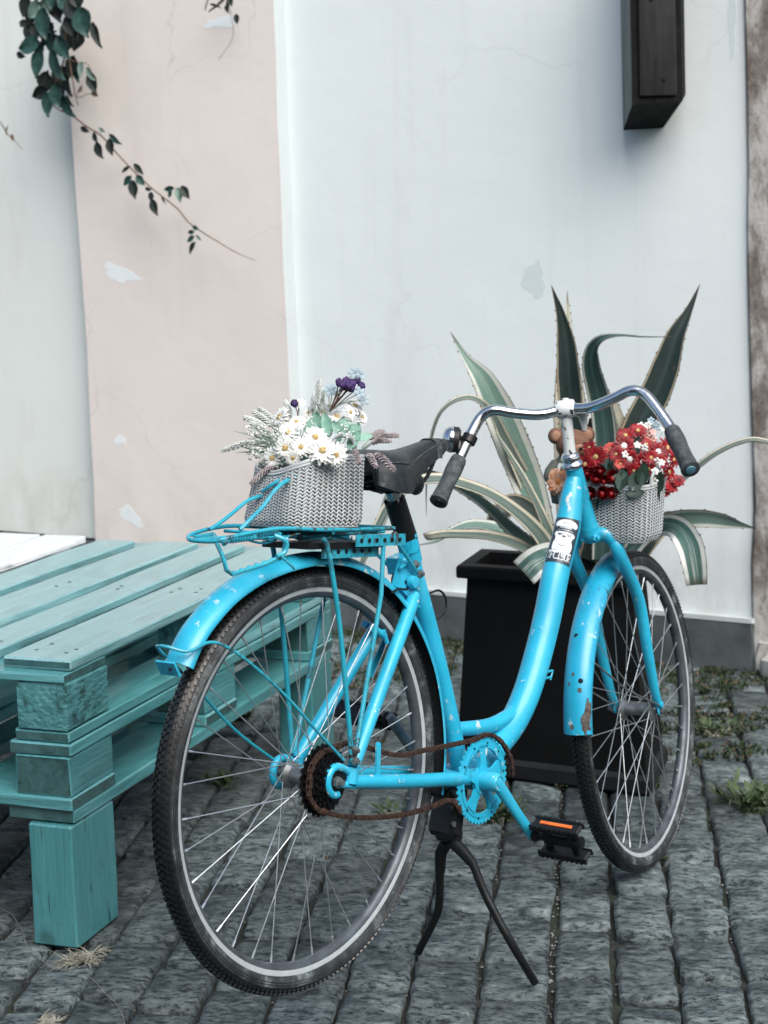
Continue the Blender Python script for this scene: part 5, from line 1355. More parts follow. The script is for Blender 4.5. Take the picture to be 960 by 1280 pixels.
for p, L_, dg, mt_, wf in (((-2.3788, -0.28, 2.2434), 36, 88, a_, .36), ((-2.4695, -0.27, 2.1707), 34, 176, a_, .33), ((-2.4263, -0.27, 2.102), 34, 112, a_, .36), ((-2.3263, -0.28, 2.0927), 38, 72, a_, .34), ((-2.3039, -0.27, 2.1498), 30, 58, a_, .36), ((-2.3705, -0.26, 2.1742), 26, 80, a_, .4),
                           ((-2.1883, -0.28, 2.2304), 34, 78, a_, .42), ((-2.2438, -0.27, 2.283), 30, 60, b_, .4), ((-2.2853, -0.25, 2.2254), 26, 70, b_, .3), ((-2.1479, -0.26, 2.1825), 30, 72, b_, .2), ((-2.4267, -0.24, 2.0392), 26, 285, b_, .3), ((-2.4485, -0.25, 1.9987), 26, 165, b_, .3), ((-2.3638, -0.25, 2.0069), 22, 5, b_, .25),
                           ((-2.3986, -0.26, 1.95), 28, 105, a_, .4), ((-2.3476, -0.27, 1.978), 26, 80, a_, .42), ((-2.3041, -0.26, 1.9401), 30, 60, a_, .34), ((-2.3129, -0.24, 1.9595), 16, 60, b_, .2), ((-2.4318, -0.27, 2.2993), 26, 150, c_, .36), ((-2.3884, -0.26, 2.3105), 20, 40, c_, .36), ((-2.4975, -0.25, 2.3199), 24, 120, b_, .4), ((-2.3479, -0.24, 2.3026), 32, 85, b_, .42), ((-2.4908, -0.23, 2.2828), 24, 100, b_, .34),
                           ((-2.5102, -0.25, 2.2591), 15, 15, b_, .32), ((-2.4965, -0.25, 2.2252), 18, 100, b_, .3), ((-2.4561, -0.25, 2.2243), 20, 80, b_, .3), ((-2.535, -0.25, 2.1456), 14, 20, b_, .3), ((-2.3742, -0.24, 2.2115), 10, 320, b_, .25), ((-2.2608, -0.24, 2.2007), 16, 100, b_, .25), ((-2.224, -0.27, 2.0644), 17, 110, c_, .28), ((-2.1698, -0.27, 2.0108), 26, 75, b_, .28), ((-2.1703, -0.28, 2.0447), 18, 60, c_, .25), ((-2.2327, -0.27, 1.9954), 9, 300, m_twig, .22), ((-2.1649, -0.27, 1.9699), 11, 25, m_twig, .25),
                           ((-2.2855, -0.26, 2.3173), 26, 20, a_, .4), ((-2.3454, -0.27, 2.3399), 30, 100, a_, .4), ((-2.226, -0.27, 2.3157), 22, 80, b_, .4), ((-2.4079, -0.27, 2.3524), 24, 130, a_, .4),
                           ((-2.2811, -0.2, 1.853), 14, 25, b_, .25), ((-2.2323, -0.2, 1.8202), 13, 70, b_, .34), ((-2.216, -0.2, 1.772), 20, 68, b_, .34), ((-2.1611, -0.2, 1.7805), 19, 82, b_, .3), ((-2.1362, -0.2, 1.8083), 20, 38, a_, .2), ((-2.1995, -0.2, 1.8447), 10, 30, c_, .25), ((-2.0937, -0.2, 1.6946), 14, 155, b_, .18), ((-2.0331, -0.2, 1.6913), 18, 45, b_, .2), ((-2.0887, -0.2, 1.6533), 16, 140, a_, .26), ((-2.0604, -0.2, 1.6197), 21, 85, b_, .3), ((-2.0281, -0.2, 1.6503), 16, 45, a_, .3), ((-1.9923, -0.2, 1.6194), 9, 10, b_, .3), ((-1.9829, -0.2, 1.5899), 11, 100, b_, .3), ((-1.9665, -0.2, 1.5513), 20, 72, b_, .28), ((-1.8957, -0.2, 1.6148), 15, 175, a_, .22), ((-1.853, -0.2, 1.5898), 17, 80, c_, .26), ((-1.8233, -0.2, 1.597), 18, 55, b_, .26), ((-1.8932, -0.2, 1.5945), 9, 120, a_, .3), ((-1.924, -0.2, 1.5756), 10, 60, b_, .15),
                           ((-1.8074, -0.2, 1.4297), 12, 150, a_, .26), ((-1.802, -0.2, 1.3978), 15, 125, b_, .26), ((-1.7833, -0.2, 1.4691), 9, 20, a_, .3), ((-1.8059, -0.2, 1.4555), 9, 170, a_, .3), ((-1.7708, -0.2, 1.4342), 9, 40, c_, .25), ((-2.6782, -0.2, 1.876), 10, 280, m_twig, .2), ((-2.651, -0.2, 1.8467), 8, 80, m_twig, .3),
                           ((-1.7417, -0.13, 2.2628), 13, 115, m_straw, .12), ((-1.7028, -0.13, 2.2532), 16, 20, b_, .1), ((-1.6808, -0.13, 2.2649), 16, 150, m_straw, .12), ((-1.6461, -0.13, 2.2529), 14, 100, b_, .2), ((-1.7177, -0.13, 2.2435), 12, 160, b_, .1), ((-1.654, -0.13, 2.237), 10, 60, b_, .2), ((-1.6137, -0.13, 2.1994), 11, 88, b_, .3), ((-1.6384, -0.13, 2.2633), 12, 70, b_, .3)):
    vleaf(p, L_, dg, mt_, wf)
for k in range(24):
    p = vec((-2.4117, -0.2, 2.3133)).lerp(vec((-2.4265, -0.2, 1.9941)), rnd()) + Vector((U(-.09, .10), U(-.01, .05), U(-.03, .03))); vleaf(p, U(16, 28), U(50, 130), b_ if rnd() < .7 else a_, U(.28, .4))

# ---------------------------------------------------------------- baskets
def basket(root, corners_b, corners_t, H_, cols_, rows_, rim_dip, mat, handles, squash=None):
    """rounded box basket; outline functions give bottom / top loops as closed lists of Vector"""
    pass
def rrect(cx, cy, hx, hy, r, n):
    """n points evenly spaced round a rounded rectangle, starting mid front(+x)"""
    pts = []
    seg = []
    for (qx, qy, a0) in ((1, 1, 0), (-1, 1, 90), (-1, -1, 180), (1, -1, 270)):
        for k in range(9):
            a = R(a0 + 90 * k / 8); seg.append(Vector((cx + qx * (hx - r) + r * math.cos(a), cy + qy * (hy - r) + r * math.sin(a), 0)))
    seg.append(seg[0]); L_ = [0]
    for a, b in zip(seg[:-1], seg[1:]): L_.append(L_[-1] + (b - a).length)
    for k in range(n):
        d = L_[-1] * k / n; i = min(len(seg) - 2, max(0, int(np.searchsorted(L_, d)) - 1)); f = (d - L_[i]) / max(1e-9, L_[i + 1] - L_[i]); pts.append(seg[i].lerp(seg[i + 1], f))
    return pts
def knit_basket(name_root, M_, hx, hy, r, H_, n, rows, grow, dipf, handle_angles, label, cat, shear=(0, 0), rnd_=.0):
    root = thing(name_root, label, cat, M_, 'grey knit-pattern baskets on the bicycle')
    lo = rrect(0, 0, hx, hy, r, n); hi = rrect(shear[0], shear[1], hx * grow[0], hy * grow[1], r * 1.15, n)
    def S(k, v, out=0.0):     # k column (float), v 0..1 height
        k0 = int(math.floor(k)) % n; f = k - math.floor(k)
        a = lo[k0].lerp(lo[(k0 + 1) % n], f); b = hi[k0].lerp(hi[(k0 + 1) % n], f)
        top = H_ - dipf(2 * math.pi * (k / n))
        p = a.lerp(b, v); p.z = top * v
        if v < .12: p = Vector((p.x * (.93 + .07 * v / .12), p.y * (.93 + .07 * v / .12), p.z))
        d = Vector((b.x - shear[0], b.y - shear[1], 0)).normalized(); return p + d * out
    q = MB()
    for k in range(n):
        for j in range(rows):
            v0 = .04 + .90 * j / rows; v1 = .04 + .90 * (j + 1) / rows
            hgt = v1 - v0
            if k % 2 == 0: a, b = S(k - .05, v0 + hgt * .85, .0006), S(k + .85, v0 - hgt * .05, .0018)
            else: a, b = S(k + .05 - .1, v0 - hgt * .05, .0018), S(k + .85, v0 + hgt * .85, .0006)
            c = (a + b) / 2; d = (b - a); L_ = d.length; t = d.normalized(); nn = Vector((c.x, c.y, 0)).normalized(); s = t.cross(nn).normalized(); nn = s.cross(t)
            q.rough_box(c, (L_ * 1.12, .0030, .0034), Matrix((t, nn, s)).transposed(), bev=.0011, jit=.0002)
        # vertical binding thread between columns
        if k % 2 == 0: q.tube([S(k, v, -.0008) for v in np.linspace(.03, .97, 6)], .0011, 4, caps=False)
    q.build('knit_side', m_basket, root, sharp=60)
    q = MB(); q.tube([S(k, 1.0, .001) for k in range(n)], .0036, 8, closed=True, flat=.7); q.tube([S(k, .955, .001) for k in range(n)], .0030, 6, closed=True)
    q.tube([S(k, .02, -.001) for k in range(n)], .0030, 8, closed=True)
    q.build('rim', m_basket, root, sharp=60)
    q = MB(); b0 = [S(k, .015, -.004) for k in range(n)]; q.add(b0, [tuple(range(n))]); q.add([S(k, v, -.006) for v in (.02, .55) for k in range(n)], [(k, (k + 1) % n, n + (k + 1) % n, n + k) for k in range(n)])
    q.build('inner_shade_shell', m_bdark, root)  # added dark shell, painted shade behind the knit holes
    for ha in handle_angles:
        k0 = ha / (2 * math.pi) * n; w_ = n * .062
        pts = []
        for i in range(15):
            t = i / 14 * math.pi; kk = k0 - math.cos(t) * w_; p = S(kk, 1.0, .002 + .004 * math.sin(t)); p.z += .034 * math.sin(t) ** .6; pts.append(p)
        MB().tube(pts, .0046, 8, flat=.8).build('handle', m_basket, root, sharp=60)
    return root
def dip_r(a):       # rear rim sags on the far left where the clamp presses
    x = math.cos(a - R(150)); return .030 * max(0, x) ** 2
RBM = BM @ Matrix.Translation((-.022, .004, .414)) @ rot3('Z', R(-6))
rb = knit_basket('wicker_basket', RBM, .084, .066, .024, .118, 88, 17, (.94, .92), dip_r, [R(252), R(63)], 'light grey knit-pattern basket clamped on the rear rack full of white flowers', 'basket', shear=(.008, -.006))
FBM = BM @ FMAT @ Matrix.Translation((0, 0, 0)); fbp = (BM @ Vector((.978, -.006, .378)))
FBM = Matrix.Translation(fbp) @ rot3('Z', HEAD + .16) @ rot3('Y', .06) @ rot3('X', 0)
fb = knit_basket('wicker_basket', FBM, .070, .096, .036, .122, 90, 17, (1.10, 1.08), lambda a: .004 * math.cos(2 * a), [R(53), R(233)], 'light grey knit-pattern basket behind the handlebar stem holding red flowers', 'basket')

# ---------------------------------------------------------------- flowers
def leafm2(n, c1, c2, r=.55): return m_leafm(n, c1, c2, r)
m_pet = leafm2('white_petal', (.66, .68, .66), (.80, .82, .80), .6)
m_eye = leafm2('ochre_flower_eye', (.42, .30, .12), (.60, .46, .22), .8)
m_mint = leafm2('mint_leaf', (.13, .30, .235), (.27, .46, .38), .5)
m_sage = leafm2('sage_stem', (.14, .20, .16), (.30, .38, .32), .6)
m_lav = leafm2('pale_lavender_bud', (.42, .46, .44), (.66, .70, .68), .7)
m_lavm = leafm2('mauve_lavender_bud', (.12, .09, .10), (.52, .47, .48), .7)
m_pur = leafm2('purple_petal', (.020, .010, .05), (.06, .03, .14), .6)
m_blue = leafm2('blue_grey_petal', (.22, .30, .36), (.34, .44, .50), .6)
m_red = leafm2('red_petal', (.09, .002, .005), (.32, .008, .014), .5)
m_pink = leafm2('coral_petal', (.35, .02, .03), (.62, .12, .09), .5)
m_peach = leafm2('peach_petal', (.55, .17, .06), (.74, .50, .34), .5)
m_dgreen = leafm2('dark_flower_leaf', (.012, .028, .020), (.03, .065, .048), .5)
m_rstem = leafm2('reddish_stem', (.08, .04, .035), (.16, .09, .07), .6)
def frame_of(d):
    d = vec(d).normalized(); x = d.orthogonal().normalized(); y = d.cross(x); return x, y, d
def daisy(root, p, d, r, n=13, mats=None, name='daisy', cup=.18, wf=.135, eye=.26, layers=2):
    x, y, z = frame_of(d); p = vec(p); q = MB()
    for l in range(layers):
        for k in range(n):
            a = 2 * math.pi * (k + .5 * l) / n + U(-.08, .08); rr_ = r * (1 - .2 * l) * U(.92, 1.05); e = x * math.cos(a) + y * math.sin(a); s = z.cross(e)
            cu = cup + .22 * l + U(-.08, .1); w_ = r * wf * U(.85, 1.1)
            pts = [(0.12, .5), (.45, 1), (.8, .9), (1.0, .35)]; vs = []
            for t, ww in pts:
                c = p + e * rr_ * t + z * (rr_ * (cu * t * .8 - .25 * t ** 3) + .0012 * l)
                vs += [c - s * w_ * ww + z * w_ * .25, c, c + s * w_ * ww + z * w_ * .25]
            q.add(vs, [f for i in range(3) for f in ((i * 3, i * 3 + 1, i * 3 + 4, i * 3 + 3), (i * 3 + 1, i * 3 + 2, i * 3 + 5, i * 3 + 4))])
    q.ball(p + z * r * .10, (r * eye, r * eye, r * eye * .6), 12, 6, 1, rot=Matrix((x, y, z)).transposed())
    for k in range(18):
        a = U(0, 6.28); t = U(.0, .24) / .26 * eye; q.ball(p + (x * math.cos(a) + y * math.sin(a)) * r * t + z * r * (.10 + eye * .5), r * .045, 4, 3, 1)
    q.xf(root.matrix_world.inverted()); return q.build(name, mats, root, sharp=80)
def stemline(root, a, b, r, mat, bend=.1, name='stem'):
    a, b = vec(a), vec(b); m = (a + b) / 2 + Vector((U(-1, 1), U(-1, 1), U(0, 1))) * (b - a).length * bend
    q = MB().tube(spline([a, m, b], 5), r, 6); q.xf(root.matrix_world.inverted()); return q.build(name, mat, root)
def spike(root, a, b, r, mat, smat, name='lavender_head', frac=.55, dens=26):
    """flower spike: stem from a to b with whorls of little buds on the last part"""
    a, b = vec(a), vec(b); m = (a + b) / 2 + Vector((0, 0, (b - a).length * .12)); P = spline([a, m, b], 12)
    q = MB().tube(P, [.0011, .0009, .0007], 5); q.xf(root.matrix_world.inverted()); st_ = q.build('stem', smat, root)
    q = MB(); n = len(P)
    for k in range(dens):
        t = 1 - frac + frac * k / dens; i = min(n - 2, int(t * (n - 1))); p = P[i].lerp(P[i + 1], t * (n - 1) - i); tg = (P[i + 1] - P[i]).normalized(); x, y, z = frame_of(tg)
        taper = (1 - abs(2 * (k / dens) - .9) ** 3 * .5)
        for j in range(5):
            an = 2 * math.pi * j / 5 + k * .9; e = (x * math.cos(an) + y * math.sin(an)); c = p + e * r * .65 * taper
            dd = (e + z * .9).normalized(); q.ball(c + e * U(-.0006, .0008), (r * .27, r * .27, r * U(.4, .62)), 5, 3, 0, rot=dd.to_track_quat('Z', 'Y').to_matrix())
    q.xf(root.matrix_world.inverted()); q.build(name, mat, root, smooth=False)
def bleaf(root, p, d, L_, w_, mat, up=None, name='leaf', curl=.25):
    p = vec(p); d = vec(d).normalized(); up = vec(up) if up else Vector((U(-.4, .4), -1, U(.1, .8))); s = d.cross(up).normalized(); nr_ = s.cross(d)
    vs = []; prof = [(0, .1), (.2, .7), (.45, 1), (.7, .8), (.9, .35), (1, 0.02)]
    for t, ww in prof:
        c = p + d * L_ * t - nr_ * L_ * curl * t * t
        vs += [c - s * w_ * ww + nr_ * w_ * .3, c, c + s * w_ * ww + nr_ * w_ * .3]
    q = MB().add(vs, [f for i in range(5) for f in ((i * 3, i * 3 + 1, i * 3 + 4, i * 3 + 3), (i * 3 + 1, i * 3 + 2, i * 3 + 5, i * 3 + 4))])
    q.xf(root.matrix_world.inverted()); return q.build(name, mat, root, sharp=80)
BC = BM @ Vector((-.022, 0, .44)); YR = BC.y
def toward(p, sx=0, sz=.25): v = (CAMP - vec(p)).normalized(); return v + Vector((sx, 0, sz))
db = thing('daisy_bunch', 'bunch of white daisies with yellow eyes spilling over the rear basket rim', 'flowers', Matrix.Translation(BC), 'flower bunches in the baskets')
for p, r, sx, sz in (((-0.1593, 2.7, 1.0792), .021, -.3, .5), ((-0.1619, 2.66, 1.059), .021, -.2, .1), ((-0.1369, 2.655, 1.06), .019, 0, .2), ((-0.1136, 2.67, 1.0731), .023, .1, .5), ((-0.1012, 2.63, 1.0566), .024, .0, .15), ((-0.0812, 2.64, 1.0482), .022, .3, .0), ((-0.184, 2.67, 1.0427), .019, -.3, -.05), ((-0.1503, 2.65, 1.0441), .015, .1, -.3),
                     ((-0.1727, 2.74, 1.1007), .022, -1.4, .8), ((-0.1183, 2.74, 1.0907), .018, .2, 1.3), ((-0.0802, 2.77, 1.0944), .021, .4, 1.6), ((-0.0501, 2.79, 1.1104), .019, .9, 1.4), ((-0.1276, 2.78, 1.1018), .014, -.4, 1.2), ((-0.1445, 2.78, 1.1187), .014, -.5, 1.5), ((-0.0387, 2.8, 1.0898), .015, 1.2, .6), ((-0.1035, 2.79, 1.1013), .014, 0, 1.3), ((-0.0578, 2.75, 1.1038), .015, 1.1, .4), ((-0.1458, 2.73, 1.0928), .016, -.3, 1.0), ((-0.0926, 2.8, 1.1095), .015, .0, 1.5)):
    daisy(db, p, toward(p, sx, sz), r, 14, [m_pet, m_eye]); stemline(db, BC + Vector((U(-.03, .03), U(-.02, .02), .02)), vec(p) - toward(p, sx, sz).normalized() * .004, .0014, m_sage)
for p, d, L_, w_ in (((-0.0757, 2.7, 1.0604), (.2, 0, 1), .040, .011), ((-0.0911, 2.7, 1.0715), (-.2, 0, 1), .040, .010), ((-0.0603, 2.7, 1.0479), (.5, 0, .9), .036, .011), ((-0.055, 2.72, 1.0586), (.4, 0, 1), .034, .010), ((-0.1037, 2.72, 1.0697), (-.2, .2, 1), .040, .010), ((-0.0643, 2.68, 1.0729), (-.5, -.1, .6), .032, .010), ((-0.0479, 2.7, 1.0634), (.9, 0, .3), .030, .008), ((-0.0801, 2.7, 1.0844), (.7, 0, .3), .028, .010), ((-0.0703, 2.71, 1.0696), (.6, -.2, .5), .034, .009), ((-0.1151, 2.72, 1.05), (0, 0, 1), .06, .02), ((-0.128, 2.68, 1.0157), (-.3, -.2, .8), .05, .010), ((-0.1503, 2.68, 1.0165), (.2, -.2, .8), .05, .010)):
    bleaf(db, p, d, L_, w_, m_mint)
for k in range(46):
    a = BC + Vector((U(-.045, .045), U(-.02, .05), U(.02, .07))); bleaf(db, a, (U(-.7, .7), U(-.2, .4), 1), U(.04, .085), U(.002, .005), random.choice([m_sage, m_mint, m_dgreen, m_dgreen]))
lb = thing('lavender_bunch', 'pale white-green lavender sprigs fanning left from the rear basket', 'flowers', Matrix.Translation(BC), 'flower bunches in the baskets')
for tip, ba, r in (((-0.2732, 2.72, 1.0501), (-0.1709, 2.7, 1.0544), .0052), ((-0.2353, 2.74, 1.1042), (-0.1682, 2.72, 1.0518), .0055), ((-0.2205, 2.76, 1.1111), (-0.1654, 2.74, 1.0493), .0055), ((-0.2124, 2.78, 1.1143), (-0.1601, 2.74, 1.0491), .0055), ((-0.2218, 2.7, 1.0986), (-0.1742, 2.71, 1.0533), .005), ((-0.107, 2.76, 1.1611), (-0.1138, 2.74, 1.0677), .0055), ((-0.1033, 2.79, 1.1423), (-0.1116, 2.75, 1.0665), .006), ((-0.166, 2.76, 1.1281), (-0.1486, 2.74, 1.0689), .0048), ((-0.1176, 2.8, 1.1337), (-0.122, 2.75, 1.0736), .005), ((-0.1787, 2.78, 1.1104), (-0.1539, 2.74, 1.0691), .0045)):
    spike(lb, ba, tip, r, m_lav, m_sage)
    for k in range(3): stemline(lb, ba, vec(ba).lerp(vec(tip), U(.4, .7)) + Vector((U(-.01, .01), 0, U(-.012, .012))), .0008, m_sage)
for k in range(26):
    a = vec((-0.1716, 2.71, 1.0505)) + Vector((U(-.02, .02), U(-.02, .02), U(-.02, .02))); bleaf(lb, a, (-1, U(-.2, .2), U(-.1, .9)), U(.03, .07), .0016, m_sage)
for k in range(30):
    tip = BC + Vector((U(-.09, .10), U(-.07, .07), U(.085, .155))); ba = BC + Vector((U(-.03, .03), U(-.02, .03), .05))
    if (tip - ba).length > .17: continue
    stemline(lb, ba, tip, .0006, m_sage)
    q = MB()
    for j in range(9): q.ball(tip + Vector((U(-1, 1), U(-1, 1), U(-1, 1))) * .009, U(.0012, .0024), 5, 3)
    q.xf(lb.matrix_world.inverted()); q.build('tiny_blossom', m_pet, lb)
lm = thing('lavender_bunch', 'mauve dried lavender sprigs poking out beside the saddle and below the rear rim', 'flowers', Matrix.Translation(BC), 'flower bunches in the baskets')
for tip, ba, r in (((-0.2215, 2.66, 1.0007), (-0.1615, 2.66, 1.0354), .0055), ((0.0238, 2.74, 1.0643), (-0.0401, 2.76, 1.0398), .0050), ((0.0114, 2.72, 1.0576), (-0.0401, 2.75, 1.0383), .0045), ((-0.0013, 2.8, 1.0652), (-0.0403, 2.78, 1.0401), .006), ((0.0132, 2.62, 1.0216), (-0.0344, 2.7, 1.0363), .0060), ((-0.0161, 2.62, 1.0278), (-0.0358, 2.7, 1.0337), .0055), ((-0.0434, 2.66, 1.0286), (-0.055, 2.7, 1.0503), .005)):
    spike(lm, ba, tip, r, m_lavm, m_sage, frac=.62)
vb = thing('violet_bunch', 'dark purple violets and small blue-grey blossoms topping the rear bouquet', 'flowers', Matrix.Translation(BC), 'flower bunches in the baskets')
vroot = (-0.0916, 2.76, 1.1053)
for p in ((-0.0734, 2.75, 1.1554), (-0.0615, 2.76, 1.1569), (-0.0575, 2.75, 1.1495), (-0.0658, 2.76, 1.1476), (-0.0508, 2.76, 1.1538), (-0.0441, 2.77, 1.1568), (-0.0364, 2.77, 1.1471), (-0.0539, 2.76, 1.1445), (-0.0692, 2.74, 1.1534), (-0.1491, 2.74, 1.124)):
    q = MB(); x, y, z = frame_of(Vector((U(-.3, .6), -.6, U(.2, 1))))
    for k in range(5):
        a = 2 * math.pi * k / 5; q.ball(vec(p) + (x * math.cos(a) + y * math.sin(a)) * .0032, (.0040, .0040, .0052), 7, 5)
    q.xf(vb.matrix_world.inverted()); q.build('violet', m_pur, vb); stemline(vb, vroot if vec(p).x > -.12 else (-0.1427, 2.74, 1.0822), p, .0009, m_rstem)
for p in ((-0.0476, 2.76, 1.1699), (-0.0392, 2.75, 1.1368), (-0.0854, 2.78, 1.1425), (-0.0333, 2.78, 1.1217), (-0.0902, 2.76, 1.1417), (-0.0411, 2.77, 1.1648)):
    q = MB(); x, y, z = frame_of(toward(p, U(-.4, .6), .3))
    for k in range(5):
        a = 2 * math.pi * k / 5 + .4; c = vec(p) + (x * math.cos(a) + y * math.sin(a)) * .0068; e = x * math.cos(a) + y * math.sin(a); s = z.cross(e)
        q.ball(c, (.0052, .0040, .0012), 8, 5, rot=Matrix((e, s, z)).transposed())
    q.ball(p, .0016, 6, 4); q.xf(vb.matrix_world.inverted()); q.build('blossom', m_blue, vb); stemline(vb, vroot, p, .0008, m_sage)

# front bouquet
FC = fbp + Vector((0, 0, .09))
rf_ = thing('red_flower_bunch', 'dense bunch of red daisies and red rosebuds with dark leaves in the front basket', 'flowers', Matrix.Translation(FC), 'flower bunches in the baskets')
YF = fbp.y
def rstem(root, p): stemline(root, FC + Vector((U(-.05, .05), U(-.03, .03), -.02)), vec(p) + Vector((0, .004, -.004)), .0013, m_dgreen)
for p, r, sx, sz, mm in (((0.4392, 3.42, 0.9266), .026, -.2, .1, 0), ((0.4997, 3.43, 0.9452), .026, 0, .4, 1), ((0.5079, 3.41, 0.9205), .023, .1, .0, 1), ((0.5344, 3.41, 0.9128), .025, .4, .1, 1), ((0.5093, 3.47, 0.9622), .023, -.1, .9, 0), ((0.5365, 3.48, 0.9704), .022, .3, .9, 0), ((0.5698, 3.43, 0.931), .024, .5, .3, 1), ((0.5909, 3.43, 0.8879), .022, 1.2, -.1, 0), ((0.5935, 3.46, 0.9349), .025, .9, .4, 0), ((0.4724, 3.44, 0.9382), .018, -.2, .5, 2), ((0.5426, 3.4, 0.9004), .022, .4, -.2, 0), ((0.4172, 3.42, 0.9122), .022, -.5, .0, 0), ((0.5142, 3.4, 0.8981), .016, .1, -.2, 0), ((0.4811, 3.42, 0.9302), .018, -.1, .4, 0), ((0.5497, 3.4, 0.9237), .020, .4, .1, 0), ((0.5744, 3.42, 0.9101), .018, .8, .0, 0), ((0.4877, 3.41, 0.9111), .015, .0, .1, 2), ((0.6066, 3.46, 0.9089), .020, 1.3, .4, 0), ((0.4313, 3.46, 0.9406), .018, -.6, .7, 0), ((0.553, 3.47, 0.9419), .019, .2, .9, 0)):
    mats = ([m_red, m_eye], [m_red, m_pet], [m_pink, m_eye])[mm]
    daisy(rf_, p, toward(p, sx, sz), r, 11, mats, name='red_daisy', cup=.35, wf=.15, eye=.30 if mm == 1 else .22); rstem(rf_, p)
def rosebud(root, p, r, mat):
    q = MB(); x, y, z = frame_of(toward(p, U(-.3, .3), U(.2, .8)))
    for l in range(3):
        rr_ = r * (1.0 - .25 * l) * U(.85, 1.12)
        for k in range(5 - l):
            a = 2 * math.pi * k / (5 - l) + l * .7; e = x * math.cos(a) + y * math.sin(a); s = z.cross(e); vs = []
            for i, (t, o_) in enumerate(((-.9, .35), (-.4, .92), (.25, 1.0), (.75 + .12 * l, 1.08 - .10 * l))):
                for j in (-1, -.5, 0, .5, 1):
                    b = j * .72; ee = e * math.cos(b) + s * math.sin(b); vs.append(vec(p) + ee * rr_ * (o_ + U(-.08, .08)) + z * rr_ * (t - .25 * abs(j) + U(-.08, .08)))
            q.add(vs, [(i * 5 + j, i * 5 + j + 1, i * 5 + j + 6, i * 5 + j + 5) for i in range(3) for j in range(4)])
    q.ball(vec(p) - z * r * .35, r * .6, 8, 6); q.xf(root.matrix_world.inverted()); q.build('rosebud', mat, root, sharp=70)
for p, r in (((0.4456, 3.41, 0.8974), .0115), ((0.4706, 3.4, 0.8828), .0145), ((0.4522, 3.4, 0.8767), .012), ((0.4357, 3.4, 0.8823), .012), ((0.4204, 3.39, 0.8541), .0115), ((0.4457, 3.38, 0.8547), .0135), ((0.4639, 3.38, 0.8541), .0125), ((0.4172, 3.41, 0.8934), .012), ((0.4349, 3.43, 0.8968), .012)):
    rosebud(rf_, p, r, m_red); rstem(rf_, p)
for k in range(60):
    a = FC + Vector((U(-.075, .095), U(-.06, .03), U(-.03, .03))); bleaf(rf_, a, (U(-.6, .8), U(-.6, .1), 1), U(.04, .075), U(.006, .014), random.choice([m_dgreen, m_dgreen, m_sage]))
for p, d, L_, w_ in (((0.4838, 3.38, 0.8567), (.1, -.2, 1), .05, .016), ((0.5056, 3.37, 0.8625), (.4, -.3, 1), .048, .018), ((0.474, 3.38, 0.8621), (.5, -.2, .9), .045, .014), ((0.5223, 3.37, 0.8719), (.2, -.3, .9), .05, .015), ((0.4922, 3.37, 0.8529), (1, -.3, .2), .04, .012)): bleaf(rf_, p, d, L_, w_, m_dgreen if w_ < .016 else m_greyleaf)
wf_ = thing('white_blossom_bunch', 'sprays of tiny white and blush blossoms among the red flowers of the front basket', 'flowers', Matrix.Translation(FC), 'flower bunches in the baskets')
for c, n, rad, mt_ in (((0.5653, 3.5, 0.974), 4, .022, m_pet), ((0.5838, 3.5, 0.9562), 5, .024, m_pet), ((0.5634, 3.49, 0.9615), 6, .014, m_blush), ((0.5415, 3.42, 0.9399), 2, .016, m_pet), ((0.5507, 3.4, 0.8901), 4, .016, m_pet), ((0.5709, 3.4, 0.9045), 4, .015, m_pet), ((0.4933, 3.4, 0.9323), 1, .010, m_pet), ((0.5209, 3.39, 0.8925), 2, .012, m_pet), ((0.5791, 3.52, 0.9835), 5, .012, m_blue)):
    for k in range(n):
        p = vec(c) + Vector((U(-1, 1), U(-.6, .6), U(-1, 1))) * rad; q = MB(); x, y, z = frame_of(toward(p, U(-.6, .6), U(-.3, .8)))
        for j in range(5):
            a = 2 * math.pi * j / 5; e = x * math.cos(a) + y * math.sin(a); q.ball(p + e * .0048, (.0042, .0034, .0014), 6, 4, rot=Matrix((e, z.cross(e), z)).transposed())
        q.xf(wf_.matrix_world.inverted()); q.build('blossom', mt_, wf_)
        if k % 2 == 0: stemline(wf_, FC + Vector((.03, 0, 0)), p, .0008, m_sage)
# a red bloom lying on the agave leaf at the right
rl_ = thing('red_flower', 'single torn red bloom caught on the arching agave leaf right of the basket', 'flower', Matrix.Translation((0.693, 3.97, 0.7751)))
for p, r in (((0.6873, 3.96, 0.7748), .020), ((0.705, 3.96, 0.7879), .018), ((0.6735, 3.96, 0.7615), .014)): daisy(rl_, p, toward(p, .3, .6), r, 8, [m_red, m_red], name='petal_cluster', cup=.5, wf=.3)
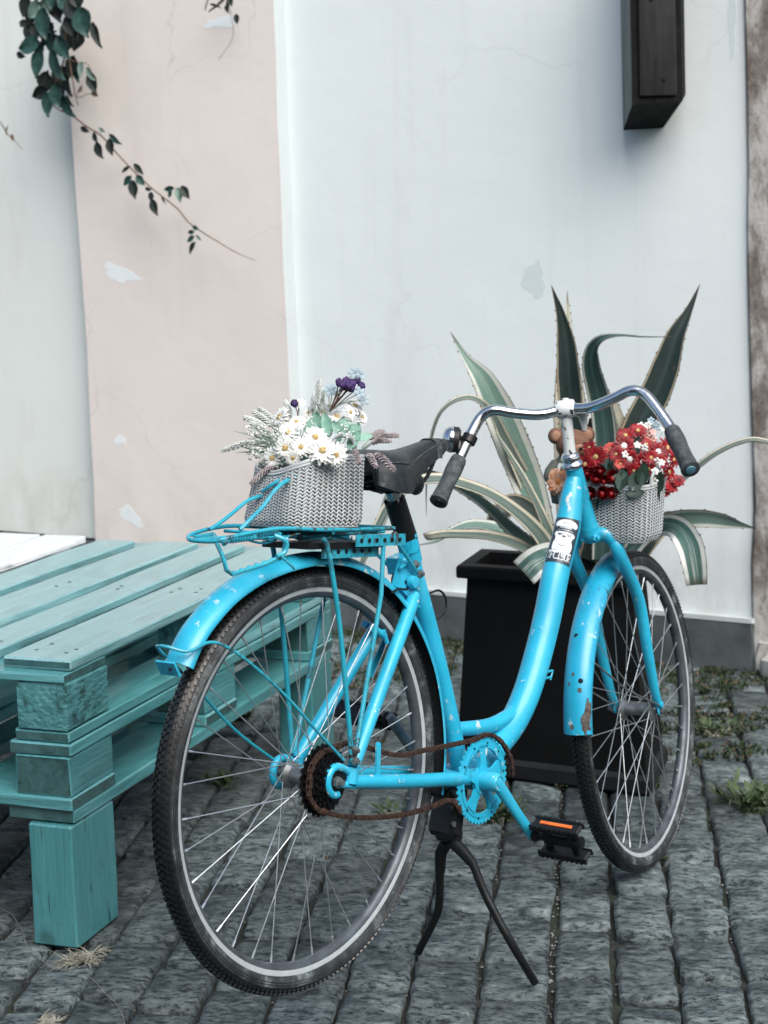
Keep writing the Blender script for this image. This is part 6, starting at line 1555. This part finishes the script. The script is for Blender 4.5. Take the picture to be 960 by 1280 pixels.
# orange blossom by the bear
ob_ = thing('orange_flower', 'small orange and cream blossom left of the head tube below the bear', 'flower', Matrix.Translation((0.3609, 3.45, 0.871)))
daisy(ob_, (0.3594, 3.42, 0.8771), toward((0.3594, 3.42, 0.8771), -.2, .1), .026, 9, [m_peach, m_orange2], name='blossom', cup=.3, wf=.2); daisy(ob_, (0.3534, 3.43, 0.8606), toward((0.3534, 3.43, 0.8606), -.5, -.2), .016, 8, [m_peach, m_orange2], name='blossom', cup=.3, wf=.2)
daisy(ob_, (0.3552, 3.44, 0.8914), toward((0.3552, 3.44, 0.8914), -.5, .7), .014, 8, [m_peach, m_orange2], name='blossom', cup=.3, wf=.2); stemline(ob_, (0.3604, 3.43, 0.8722), FC + Vector((-.08, 0, -.03)), .001, m_dgreen)

# ---------------------------------------------------------------- little bear
m_fur = simple('brown_plush', (.14, .07, .045), .85, var=.25, scale=60, bump=.6, bscale=260, bdist=.002)
m_fur2 = simple('light_muzzle_plush', (.27, .15, .10), .85, var=.2, scale=60, bump=.5, bscale=260, bdist=.002)
m_jersey = simple('grey_green_cloth', (.085, .10, .082), .9, var=.25, scale=90, bump=.5, bscale=300, bdist=.001)
hc = vec((0.404, 3.53, 0.9399)); bear = thing('teddy_bear', 'small brown teddy bear in a grey-green jumper sitting behind the handlebar stem', 'toy', Matrix.Translation(hc))
q = MB(); q.ball((0, 0, 0), (.037, .034, .034), 20, 14); hd_ = q.build('head', m_fur, bear)
for s_ in (-1, 1):
    q = MB().ball((s_ * .034 - .002, .004, .020), (.017, .010, .018), 14, 9); q.ball((s_ * .034 - .002, -.004, .020), (.011, .004, .012), 12, 8, 1); q.build('ear', [m_fur, m_fur2], bear)
    MB().ball((s_ * .012 + .010, -.031, .006), .0032, 8, 6).build('eye', m_black, bear)
q = MB().ball((.010, -.030, -.008), (.017, .014, .013), 14, 9); q.build('muzzle', m_fur2, bear)
MB().ball((.012, -.0445, -.003), (.0045, .003, .0035), 8, 6).build('nose', m_black, bear)
q = MB().tube([(-.006, .0, -.022), (-.010, .002, -.045), (-.012, .004, -.085), (-.012, .004, -.125)], [.020, .036, .042, .036], 18); q.build('body', m_jersey, bear)
for s_ in (-1, 1):
    q = MB().tube(spline([(s_ * .028 - .008, -.004, -.040), (s_ * .046 - .008, -.018, -.062), (s_ * .034 - .008, -.034, -.085)], 4), [.014, .013, .011], 12); q.ball((s_ * .034 - .008, -.036, -.088), .012, 10, 8, 1); q.build('arm', [m_jersey, m_fur], bear)
